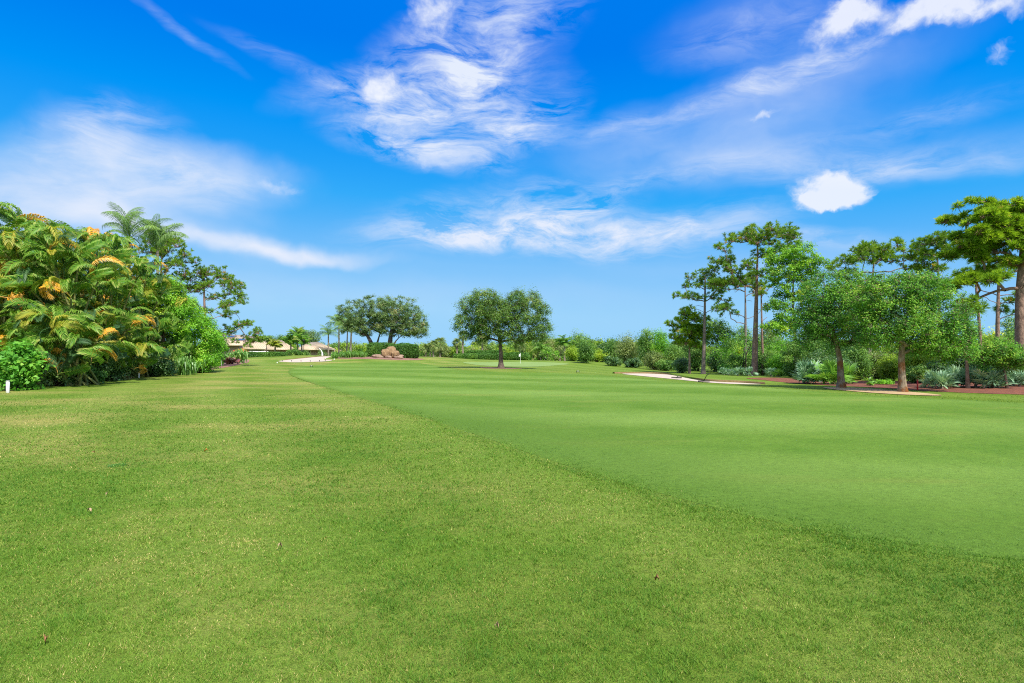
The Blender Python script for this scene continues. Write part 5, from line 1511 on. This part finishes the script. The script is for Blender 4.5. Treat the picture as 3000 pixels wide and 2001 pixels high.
broad_tree('oak_tree', 'left of the two near oaks, forked trunk with brown wet stains', 2465, 25.5,
           [(2430, 860, 78, 62), (2420, 930, 82, 60), (2480, 900, 70, 78), (2390, 950, 48, 48), (2520, 960, 42, 50), (2460, 980, 60, 30), (2500, 835, 50, 40), (2545, 900, 44, 60), (2372, 915, 40, 50), (2540, 850, 40, 36), (2360, 975, 34, 34)],
           n=230, pr=.36, lpp=210, leaf=.074, mat='oak', bark='lichen', tw=21, trunk=[(2465, 1136), (2462, 1085), (2462, 1052), (2450, 1010), (2440, 960)], seed=261, first=.52, flat=.7, tint=.46, rough=.6, minsep=.86, dscale=.9, twigs=5, rtop=.07, flare=1.45, tvar=.13)
broad_tree('oak_tree', 'right of the two near oaks, broad crown over a speckled straight trunk', 2645, 23,
           [(2600, 870, 84, 62), (2690, 865, 80, 58), (2570, 940, 72, 60), (2650, 950, 90, 60), (2740, 930, 76, 70), (2790, 985, 52, 52), (2720, 1005, 70, 32), (2580, 990, 60, 28), (2640, 820, 70, 26), (2820, 950, 34, 40), (2555, 870, 56, 50), (2790, 1035, 54, 28), (2730, 830, 50, 24)],
           n=300, pr=.36, lpp=210, leaf=.070, mat='oak', bark='lichen', tw=22, trunk=[(2645, 1151), (2642, 1090), (2640, 1040), (2645, 990), (2650, 930)], seed=262, first=.40, flat=.7, tint=.48, rough=.6, minsep=.86, dscale=.9, twigs=5, rtop=.08, flare=1.45, tvar=.13)

pine_tree('pine_tree', 'pine with wide umbrella crown standing behind and above the two oaks', 2545, 38,
          [(2490, 745, 22), (2515, 730, 24), (2545, 723, 26), (2575, 722, 26), (2605, 726, 26), (2635, 735, 24), (2660, 745, 22), (2680, 755, 16), (2500, 760, 20), (2530, 752, 22), (2565, 748, 20), (2600, 752, 22), (2640, 762, 18), (2475, 775, 18), (2480, 795, 12), (2670, 775, 12), (2640, 790, 10), (2690, 760, 10), (2500, 790, 10)],
          [(2543, 1122), (2550, 960), (2556, 830), (2560, 770)], tw=13, mat='pine', bark='pineg', seed=271, tufts=20, needles=20, nl=.26, nw=.013, first=.7, tint=.45, dy=.9, bare=[(2620, 790), (2590, 800), (2520, 800)])
pine_tree('pine_tree', 'irregular pine crown rising between umbrella pine and big right pine', 2750, 37,
          [(2700, 722, 20), (2725, 705, 22), (2750, 700, 22), (2775, 710, 18), (2705, 745, 20), (2735, 730, 18), (2760, 740, 16), (2690, 780, 18), (2720, 785, 16), (2715, 810, 14), (2745, 765, 18), (2790, 690, 12), (2785, 780, 16), (2800, 800, 14), (2760, 800, 14), (2770, 830, 12), (2680, 790, 10), (2700, 800, 12)],
          [(2752, 1110), (2752, 960), (2752, 850), (2745, 740)], tw=9, mat='pine', bark='pineg', seed=272, tufts=20, needles=20, nl=.26, nw=.013, first=.65, tint=.4, dy=.8, bare=[(2690, 810), (2720, 830), (2800, 830), (2780, 850)])
pine_tree('pine_tree', 'biggest nearest pine at the right frame edge with low spreading boughs', 2992, 27,
          [(2810, 640, 20), (2835, 625, 20), (2855, 640, 24), (2880, 620, 24), (2905, 608, 18), (2930, 605, 20), (2960, 610, 28), (2990, 618, 30), (3020, 620, 30), (2830, 660, 16), (2840, 690, 28), (2870, 670, 32), (2900, 660, 32), (2935, 650, 34), (2970, 660, 34), (3010, 660, 34),
           (2825, 720, 28), (2855, 720, 30), (2885, 705, 32), (2915, 700, 30), (2945, 695, 32), (2980, 700, 30), (3020, 700, 30), (2830, 745, 22), (2860, 750, 22), (2900, 735, 26), (2935, 735, 24), (2965, 735, 22),
           (2785, 838, 24), (2810, 828, 26), (2835, 822, 26), (2860, 815, 26), (2885, 805, 24), (2905, 795, 18), (2775, 850, 14), (2925, 775, 22), (2950, 770, 20), (2990, 760, 18), (3030, 770, 24), (3050, 690, 34), (3060, 640, 30), (2850, 595, 12), (2890, 590, 10), (2815, 600, 8)],
          [(2996, 1128), (2990, 960), (2988, 850), (2996, 745), (3000, 680)], tw=38, mat='pineb', bark='pine', seed=273, tufts=48, needles=22, nl=.25, nw=.012, first=.55, tint=.5, dy=.75, rtop=.1, flat=.45, bare=[(2870, 850), (2900, 870), (2960, 830), (2940, 850)])
pine_tree('pine_tree', 'bare-trunked pine in the gap left of the big right pine', 2922, 34,
          [(2895, 790, 14), (2940, 800, 12), (2960, 880, 18), (2945, 905, 16), (2975, 915, 14), (2970, 860, 14)], [(2925, 1100), (2922, 960), (2926, 820), (2930, 760)], tw=15, bark='pine', seed=274, tufts=24, first=.45, dy=.5, bare=[(2860, 870), (2890, 850), (2950, 860), (2880, 840)])
pine_tree('pine_tree', 'leaning thin pine trunk between right oak and bare-trunked pine', 2872, 31,
          [(2860, 770, 16), (2885, 760, 16), (2850, 800, 12), (2905, 800, 12), (2870, 745, 16)], [(2878, 1118), (2870, 960), (2860, 850), (2858, 790)], tw=11, bark='pine', seed=275, tufts=24, first=.75, dy=.5, bare=[(2880, 900), (2845, 880)])
pine_tree('pine_tree', 'slim reddish trunk rising out of the silver palmettos into the oak crown', 2832, 24.8,
          [(2828, 890, 22), (2840, 905, 20), (2815, 905, 20)], [(2836, 1148), (2832, 1060), (2828, 960), (2828, 905)], tw=10, bark='pine', mat='pine', seed=276, tufts=30, first=.8, dy=.3)
broad_tree('broadleaf_tree', 'small tree with leaning orange-brown stem under the big right pine', 2940, 24.5, [(2920, 1030, 50, 32), (2960, 1050, 45, 30), (2890, 1050, 35, 26), (2985, 1040, 30, 26)], n=70, pr=.3, lpp=210, leaf=.07, mat='oak', bark='pine', tw=8,
           trunk=[(2952, 1140), (2946, 1105), (2940, 1070)], seed=277, tint=.5, first=.5)
broad_tree('broadleaf_tree', 'small leafy tree with thin dark trunks between the maple and left oak', 2362, 39, [(2360, 1010, 40, 36), (2335, 1040, 40, 30)], n=50, pr=.4, lpp=180, leaf=.09, mat='mid', bark='dark', tw=6, trunk=[(2355, 1122), (2352, 1050), (2350, 1000)], seed=278, tint=.45)

# palmettos
palmetto('bluish palmetto nearest the slender pine, left end of the row', 2135, 43.5, 1078, 24, 'silver', 281, 30)
palmetto('bluish palmetto in front of the yellow-green bush left of the tallest pine', 2172, 42.5, 1074, 26, 'silver', 282, 32)
palmetto('silvery palmetto wrapped round the right foot of the tallest pine', 2252, 42, 1078, 24, 'silver', 283, 28)
palmetto('green palmetto fringe just right of the tallest pine', 2282, 40, 1082, 18, 'pgreen', 284, 22)
palmetto('silver palmetto left of the left oak trunk, below the maple', 2373, 31, 1056, 30, 'silver', 285, 34)
palmetto('bright green palmetto immediately left of the left oak trunk', 2428, 29.5, 1055, 34, 'pgreen', 286, 38)
palmetto('bright green palmetto seen right of the left oak trunk', 2486, 30, 1068, 28, 'pgreen', 287, 30)
palmetto('tiny green palmetto on the mulch between the two oaks', 2547, 27.5, 1104, 16, 'pgreen', 288, 14)
palmetto('big silver palmetto spreading right of the red stake', 2745, 25, 1088, 42, 'silver', 289, 44)
palmetto('silver palmetto left of the slim reddish trunk', 2800, 25.5, 1078, 34, 'silver', 290, 38)
palmetto('silver palmetto right of the slim reddish trunk', 2872, 25, 1076, 40, 'silver', 291, 42)
palmetto('greyish palmetto low under the small leaning-stem tree', 2915, 25, 1090, 28, 'silver', 292, 26)
palmetto('greyish palmetto partly cut by the right frame edge', 2985, 25.5, 1085, 34, 'silver', 293, 30)

# undergrowth shrubs behind the oaks
U = [(2195, 50, 1040, 40, 'mid', .11, 'mid green bush behind the foot of the tallest pine'), (2240, 47, 1020, 40, 'mid', .11, 'leafy bush right of the tallest pine trunk'), (2285, 44, 1030, 38, 'bright', .10, 'bright green bush under the maple crown'),
     (2330, 40, 1055, 34, 'mid', .10, 'tangled green bush at the maple foot'), (2395, 36, 1020, 44, 'dark', .09, 'dark bush filling the space left of the left oak trunk'), (2450, 34, 1035, 42, 'dark', .09, 'dark bush right behind the left oak trunk'),
     (2510, 35, 1010, 40, 'mid', .09, 'mid green bush in the gap between the two oaks'), (2570, 36, 1020, 40, 'olive', .09, 'brownish olive bush right of the umbrella pine trunk'), (2610, 33, 1035, 36, 'yellow', .09, 'yellow-green bush left of the right oak trunk'),
     (2690, 31, 1010, 44, 'yellow', .085, 'yellow-green bush glowing under the right oak limb'), (2690, 29, 1070, 40, 'mid', .08, 'low green bush behind the red stake'), (2750, 29, 1045, 50, 'dark', .08, 'dark bush behind the big silver palmetto'),
     (2810, 30, 1020, 44, 'dark', .08, 'dark bush left of the leaning thin pine'), (2860, 29, 1040, 40, 'mid', .08, 'mid green bush behind the right-hand silver palmettos'), (2905, 30, 1010, 44, 'mid', .085, 'green bush at the foot of the bare-trunked pine'),
     (2960, 29, 1000, 40, 'dark', .085, 'tall dark bush in front of the big right pine trunk, to its left'), (3000, 26, 1060, 34, 'mid', .08, 'bush at the right frame edge below the big pine'), (2590, 28.5, 1115, 22, 'bright', .06, 'tiny bright weed patch on the mulch left of the right oak'),
     (2640, 40, 985, 50, 'yellow', .11, 'pale green tree mass far behind the right oak'), (2905, 48, 955, 44, 'yellow', .13, 'sunlit yellow-green tree seen beyond the bare-trunked pine'), (2980, 40, 960, 40, 'mid', .11, 'tall green bush beyond the big right pine')]
for q, (px_, d_, tp_, hw_, kd, lf, lab) in enumerate(U):
    shrub('woodland_bush', lab, px_, d_, tp_, hw_, 'bush', mat=kd, leaf=lf, n=38 if d_ > 28.6 else 20, lpp=190, seed=300 + q, tint=.48, tvar=.14, shell=.5)


# ================================================================== far woods and understorey (each one mass)
def thicket(name, spec, mats, seed, leaf, lpp):
    rng = np.random.default_rng(seed)
    lms = {m: MB() for m in mats}
    bm = MB()
    for px0, px1, d0, d1, t0, t1, n in spec:
        for i_ in range(n):
            px_ = px0 + (px1 - px0) * rng.random(); d_ = d0 + (d1 - d0) * rng.random()
            x_ = X(px_, d_); z_ = g1(x_, d_); H = max(1.0, Z(t0 + (t1 - t0) * rng.random() ** .7, d_) - z_)
            W = H * (.35 + .3 * rng.random()); mt = mats[rng.integers(len(mats))]; tt0 = .45 + rng.normal() * .14
            k_ = max(4, int(7 * W / 1.2))
            for j_ in range(k_):
                D = rdir(rng, 1)[0]; r_ = W * .48
                c = np.array([x_ + D[0] * W * .8, d_ + D[1] * W * .6, z_ + H * .5 + D[2] * (H * .5 - r_ * .5)]); c[2] = max(c[2], z_ + r_ * .4)
                P, D_ = puff_points(rng, c, (r_, r_, r_ * .8), lpp, .5, .4)
                add_leaves(lms[mt], P, D_ * .6 + (0, 0, .45) + .8 * rdir(rng, lpp), leaf, .6, rng, tt0 + rng.normal(size=lpp) * .17)
            add_tube(bm, [(x_, d_, z_ - .05), (x_ + rng.normal() * .2, d_, z_ + H * .45), (x_ + rng.normal() * .4, d_, z_ + H * .8)], [.07, .05, .02], 5, .5, cap=False)
    first = None
    root = bpy.data.objects.new(name, None); COL.objects.link(root); tag(root, kind='stuff')
    for m, lm in lms.items():
        if lm.n: lm.build('foliage', G[m], root)
    bm.build('stems', BK['dark'], root)
    return root


tag(thicket('far_woods', [(560, 980, 122, 140, 1000, 1015, 26), (930, 1340, 104, 135, 995, 1016, 46), (1280, 1640, 104, 130, 993, 1014, 46), (1560, 1900, 98, 125, 985, 1008, 36), (1900, 2300, 85, 110, 985, 1010, 26), (-700, 600, 70, 120, 960, 1005, 40)],
            ['mid', 'olive', 'yellow', 'yellow'], 401, .26, 120), 'far woods beyond the lawn, a low irregular band of mixed green', 'woods')
tag(thicket('undergrowth', [(2120, 2500, 46, 64, 965, 1045, 40), (2450, 3150, 36, 58, 950, 1040, 60), (1560, 2130, 74, 92, 1000, 1045, 36), (3050, 3500, 26, 44, 960, 1040, 16)], ['mid', 'dark', 'olive', 'bright'], 402, .14, 170), 'tangled green undergrowth behind the oaks and pines', 'undergrowth')
tag(thicket('far_lawn_shrubs', [(1225, 1345, 88, 102, 1005, 1030, 22), (1330, 1640, 92, 102, 1003, 1028, 38), (960, 1090, 88, 100, 1008, 1026, 18)], ['yellow', 'mid', 'olive', 'palmg'], 403, .18, 140), 'loose yellow-green shrubbery beyond the hedges', 'shrubbery')

# ================================================================== small things on the grass
M_LEAFO = plain_mat('orange fallen leaf', (.66, .26, .04), .6, .4, 40)
M_LEAFC = plain_mat('cream fallen leaf', (.42, .29, .17), .6, .3, 40)
M_LEAFB = plain_mat('reddish fallen leaf', (.32, .14, .06), .6, .4, 40)
for q, (px_, py_, L, mt, lab) in enumerate([(604, 1327, .085, M_LEAFO, 'orange curled leaf lying on the rough grass left of the fairway edge'), (262, 1507, .075, M_LEAFC, 'cream coloured fallen leaf on the grass at lower left'), (820, 1617, .05, M_LEAFC, 'small pinkish fallen leaf on the grass near bottom centre'),
                                           (1925, 1718, .05, M_LEAFB, 'reddish brown fallen leaf on the grass right of bottom centre'), (1455, 1860, .03, M_LEAFC, 'thin straw-coloured leaf on the bottom grass'), (135, 1902, .04, M_LEAFB, 'dull brown leaf near the bottom left corner'),
                                           (312, 1459, .045, M_LEAFC, 'tiny white leaf scrap behind the cream leaf'), (274, 1332, .06, M_LEAFB, 'small brown leaf on the dry patch at left')]):
    hp = hit(px_, py_); rng = np.random.default_rng(500 + q); L = L * .68
    n_ = 8; V_ = []
    for i_ in range(n_ + 1):
        u_ = i_ / n_; w_ = L * .28 * math.sin(math.pi * min(1, u_ * .93 + .05)) ** .8
        for sg in (-1, 0, 1):
            V_.append(((u_ - .5) * L, sg * w_, .018 * abs(sg) + .02 * math.cos((u_ - .5) * 4) + .008 * math.sin(u_ * 7 + sg)))
    fs = [(i_ * 3 + j_, i_ * 3 + j_ + 3, i_ * 3 + j_ + 4, i_ * 3 + j_ + 1) for i_ in range(n_) for j_ in range(2)]
    L_ = L
    m_ = MB(); m_.add(V_, fs)
    add_tube(m_, [(-L * .5, 0, .015), (-L * .72, .005, .02)], [.002, .0015], 4)
    o = m_.build('fallen_leaf', mt, smooth=True, loc=(hp[0], hp[1], g1(*hp) + .026)); o.rotation_euler = (0, .15, rng.random() * 6)
    tag(o, lab, 'fallen leaf', 'fallen leaves on the lawn')
hp = hit(345, 1366)
strap_plant('weed_clump', 'dark green weed clump in a small dip of the rough lawn', 345, float(hp[1]), 1359, 26, 'hedge', 260, 520, .008, 'weed', None, .9)
